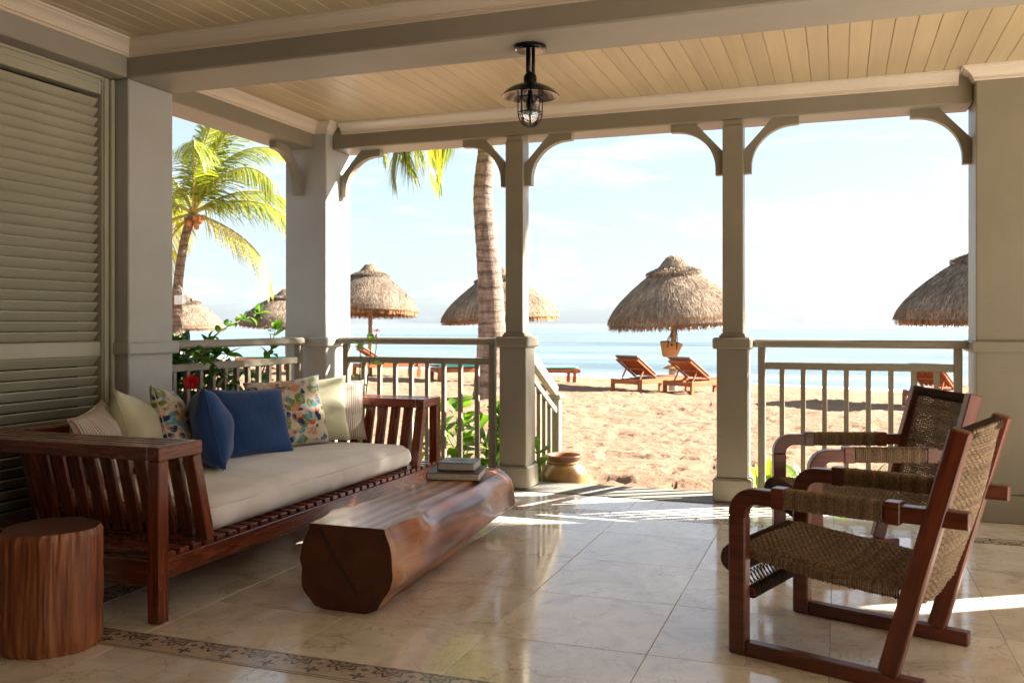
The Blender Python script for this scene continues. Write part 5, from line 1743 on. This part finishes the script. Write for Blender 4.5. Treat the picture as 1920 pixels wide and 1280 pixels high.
def bush(name, label, loc, branches, leaves, mat, spacing, rnd, seed, cat='shrub', scale=(0.8, 1.2), tilt=0.5):
    r = random.Random(seed); t = empty(name, loc); tag(t, label, cat); org = Vector(loc)
    g = G()
    for P in branches:
        P = [Vector(p) - org for p in P]
        Q = []
        for i in range(len(P) - 1):
            for k in range(6): Q.append(P[i].lerp(P[i + 1], k / 6))
        Q.append(P[-1]); g.tube(Q, [0.009 * (1 - 0.75 * k / len(Q)) for k in range(len(Q))], 6)
        acc = 0; ph = r.uniform(0, 6.28); Lt = sum((b - a).length for a, b in zip(Q, Q[1:])); run = 0
        for a, b in zip(Q, Q[1:]):
            acc += (b - a).length; run += (b - a).length
            while acc > spacing and run > Lt * 0.12:
                acc -= spacing; ph += 2.4
                d = (b - a).normalized(); x_ = d.orthogonal().normalized(); y_ = d.cross(x_)
                dr = (x_ * math.cos(ph) + y_ * math.sin(ph)) + d * r.uniform(0.1, 0.8) + Vector((0, 0, r.uniform(-0.2, tilt)))
                s = r.uniform(*scale)
                o = link('leaf', r.choice(leaves), mat, t, b + x_ * 0.004, aim(dr, roll=r.uniform(-0.6, 0.6))); o.scale = (s, s, s)
        for k in range(4):                      # terminal tuft
            d = (Q[-1] - Q[-2]).normalized(); a_ = ph + k * 1.6; x_ = d.orthogonal().normalized(); y_ = d.cross(x_)
            o = link('leaf', r.choice(leaves), mat, t, Q[-1], aim(d * 0.9 + x_ * math.cos(a_) + y_ * math.sin(a_), roll=r.uniform(-.5, .5))); s = r.uniform(*scale); o.scale = (s, s, s)
    g.build('stems', M['stem'], t, smooth=True)
    return t
rr = random.Random(11)
br = []
for k in range(44):                              # mass behind the side railing, densest beside the grey column
    y = 4.15 + 1.35 * rr.random() ** 1.8; x = -3.74 - 0.45 * rr.random()
    top = 1.0 - 0.22 * (y - 4.2) + rr.uniform(-0.15, 0.05)
    br.append([(x, y, -0.3), (x + rr.uniform(-.06, .06), y + rr.uniform(-.06, .06), 0.3), (x + rr.uniform(-.05, .1), y + rr.uniform(-.1, .16), top)])
for k in range(46):
    y = 4.10 + 0.85 * rr.random() ** 1.3; x = -3.70 - 0.35 * rr.random(); top = rr.uniform(0.55, 0.97)
    br.append([(x - 0.1, y, top - 0.42), (x - 0.03, y + rr.uniform(-.05, .05), top - 0.18), (x + rr.uniform(-.05, .08), y + rr.uniform(-.12, .14), top)])
br.append([(-3.80, 4.55, 0.6), (-3.76, 4.75, 0.98), (-3.72, 4.95, 1.10), (-3.70, 5.22, 1.165)])
br.append([(-3.78, 5.2, 0.2), (-3.72, 5.35, 0.8), (-3.70, 5.42, 1.06)])
br.append([(-3.72, 4.35, 0.75), (-3.60, 4.42, 0.95), (-3.50, 4.50, 0.86), (-3.46, 4.60, 0.74)])
br.append([(-3.75, 5.1, 0.3), (-3.70, 5.25, 0.75), (-3.68, 5.35, 0.93)])
hib = bush('hibiscus_shrub', 'leafy hibiscus shrub spilling through the side railing', (-3.85, 4.7, -0.3), br, HL, M['leaf'], 0.026, 0.3, 4, scale=(0.65, 1.15))
hib['kind'] = 'thing'
def flower(label, p, face, size):
    t = empty('hibiscus_flower', p); tag(t, label, 'flower'); f = Vector(face).normalized(); x_ = f.orthogonal().normalized(); y_ = f.cross(x_)
    for k in range(5):
        a = 2 * math.pi * k / 5
        d = x_ * math.cos(a) + y_ * math.sin(a)
        o = link('petal', PET, M['petal'], t, (0, 0, 0), aim(d + f * 0.55, f, 0.25)); o.scale = (size, size, size)
    g = G(); g.tube([(0, 0, 0), tuple(f * 0.05 * size), tuple(f * 0.085 * size + Vector((0, 0, -0.01)))], 0.0035, 6); g.build('stamen', M['petal'], t, smooth=True)
    g = G(); g.tube([tuple(-f * 0.03), (0, 0, 0)], 0.006, 6); g.build('calyx', M['stem'], t)
PET = leafmesh(0.060, 0.056, 0.25, 0.55, 'obovate')
flower('big red hibiscus flower hanging in front of the side railing', at(357, 713, 5.10) , (0.7, -0.6, -0.35), 0.95)
flower('small red flower half hidden behind the side railing near the corner column', at(540, 688, 6.75), (0.5, -0.8, 0.1), 0.7)

def cluster(label, p, stem_to, mat, n=26):
    t = empty('flower_cluster', p); tag(t, label, 'flower'); r = random.Random(3)
    me = leafmesh(0.020, 0.014, 0.2, 0.4, 'obovate')
    for k in range(n):
        d = Vector((r.uniform(-1, 1), r.uniform(-1, 1), r.uniform(-0.3, 1))).normalized()
        link('petal', me, mat, t, d * r.uniform(0.012, 0.026), aim(d + Vector((r.uniform(-.5, .5), r.uniform(-.5, .5), 0))))
    g = G(); g.tube([(0, 0, 0), tuple((Vector(stem_to) - Vector(p)) * 0.5 + Vector((0.01, 0, 0))), tuple(Vector(stem_to) - Vector(p))], 0.003, 5); g.build('stem', M['stem'], t)
M['pink'] = leafmat('pink_petal', [(0, (0.55, 0.06, 0.08)), (1, (0.65, 0.18, 0.16))], 0.3, 0.5, island=False)
M['mauve'] = leafmat('mauve_petal', [(0, (0.20, 0.07, 0.12)), (1, (0.35, 0.16, 0.2))], 0.2, 0.6, island=False)
cluster('pink flower cluster rising above the front railing', at(706, 625, 6.35), at(700, 680, 6.4), M['pink'])
cluster('small mauve flower head above the side railing by the corner column', at(507, 625, 6.5), at(506, 668, 6.5), M['mauve'], 12)
c6 = at(690, 655, 6.4)
bush('flowering_shrub', 'sparse leafy sprig under the pink flower behind the front railing', (c6.x, c6.y, -0.3),
     [[(c6.x - .05, c6.y, -0.3), (c6.x - .03, c6.y, 0.5), (c6.x + .03, c6.y, 0.98)], [(c6.x - .1, c6.y + .1, -0.3), (c6.x - .1, c6.y + .05, 0.5), (c6.x - .06, c6.y, 0.93)]], HL, M['broadleaf'], 0.16, 0.3, 8, scale=(0.7, 1.0))
# broad-leaved shrub behind the front railing and the sofa's far arm
br = []
for k in range(24):
    x = rr.uniform(-3.05, -2.15); y = rr.uniform(6.12, 6.55); top = 0.50 + rr.uniform(-0.34, 0.0) - 0.18 * abs(x + 2.45)
    br.append([(x, y, -0.3), (x + rr.uniform(-.05, .05), y, 0.05), (x + rr.uniform(-.12, .12), y + rr.uniform(-.1, .1), top)])
bush('broadleaf_shrub', 'bright green broad-leaved shrub behind the front railing', (-2.6, 6.3, -0.3), br, BL, M['broadleaf'], 0.062, 0.3, 5, scale=(0.75, 1.15), tilt=0.9)
bush('broadleaf_shrub', 'few round green leaves between the stair rail and the slender post', (-1.98, 6.12, -0.15),
     [[(-1.99, 6.02, -0.15), (-1.97, 6.0, 0.1), (-1.955, 5.96, 0.20)], [(-2.0, 6.0, -0.15), (-1.96, 5.97, 0.02), (-1.95, 5.96, 0.10)]], BL, M['broadleaf'], 0.12, 0.3, 6, scale=(0.6, 0.85))
# strap-leaved lilies behind the right railing
SLF = [leafmesh(0.50, 0.050, 0.5, 0.75, 'strap', 9), leafmesh(0.42, 0.045, 0.5, 0.5, 'strap', 9), leafmesh(0.55, 0.055, 0.45, 1.0, 'strap', 9)]
def lily(label, x, y, n, seed, lean=0.0):
    r = random.Random(seed); z = gz(x, y); t = empty('strap_leaf_lily', (x, y, z)); tag(t, label, 'plant', 'strap-leaved lilies behind the right railing')
    for k in range(n):
        a = 2 * math.pi * k / n + r.uniform(-.3, .3); e = R(r.uniform(58, 86))
        o = link('leaf', r.choice(SLF), M['strapleaf'], t, (0.02 * math.cos(a), 0.02 * math.sin(a), 0.0), aim(Vector((math.cos(a) * math.cos(e), math.sin(a) * math.cos(e), math.sin(e)))))
        s = r.uniform(1.15, 1.6); o.scale = (s, s, s)
    g = G(); g.lathe([(0.0, 0.0), (0.04, 0.0), (0.035, 0.06), (0.02, 0.12), (0.0, 0.13)], 10); g.build('bulb', M['strapleaf'], t, smooth=True)
lily('strap-leaved lily beside the slender post behind the right railing', -0.46, 6.25, 10, 1)
lily('strap-leaved lily behind the left armrest of the farther armchair', -0.17, 6.28, 13, 2)
lily('strap-leaved lily seen between the armchair armrests', 0.07, 6.30, 12, 3)
lily('strap-leaved lily against the woven back of the farther armchair', 0.27, 6.26, 12, 4)
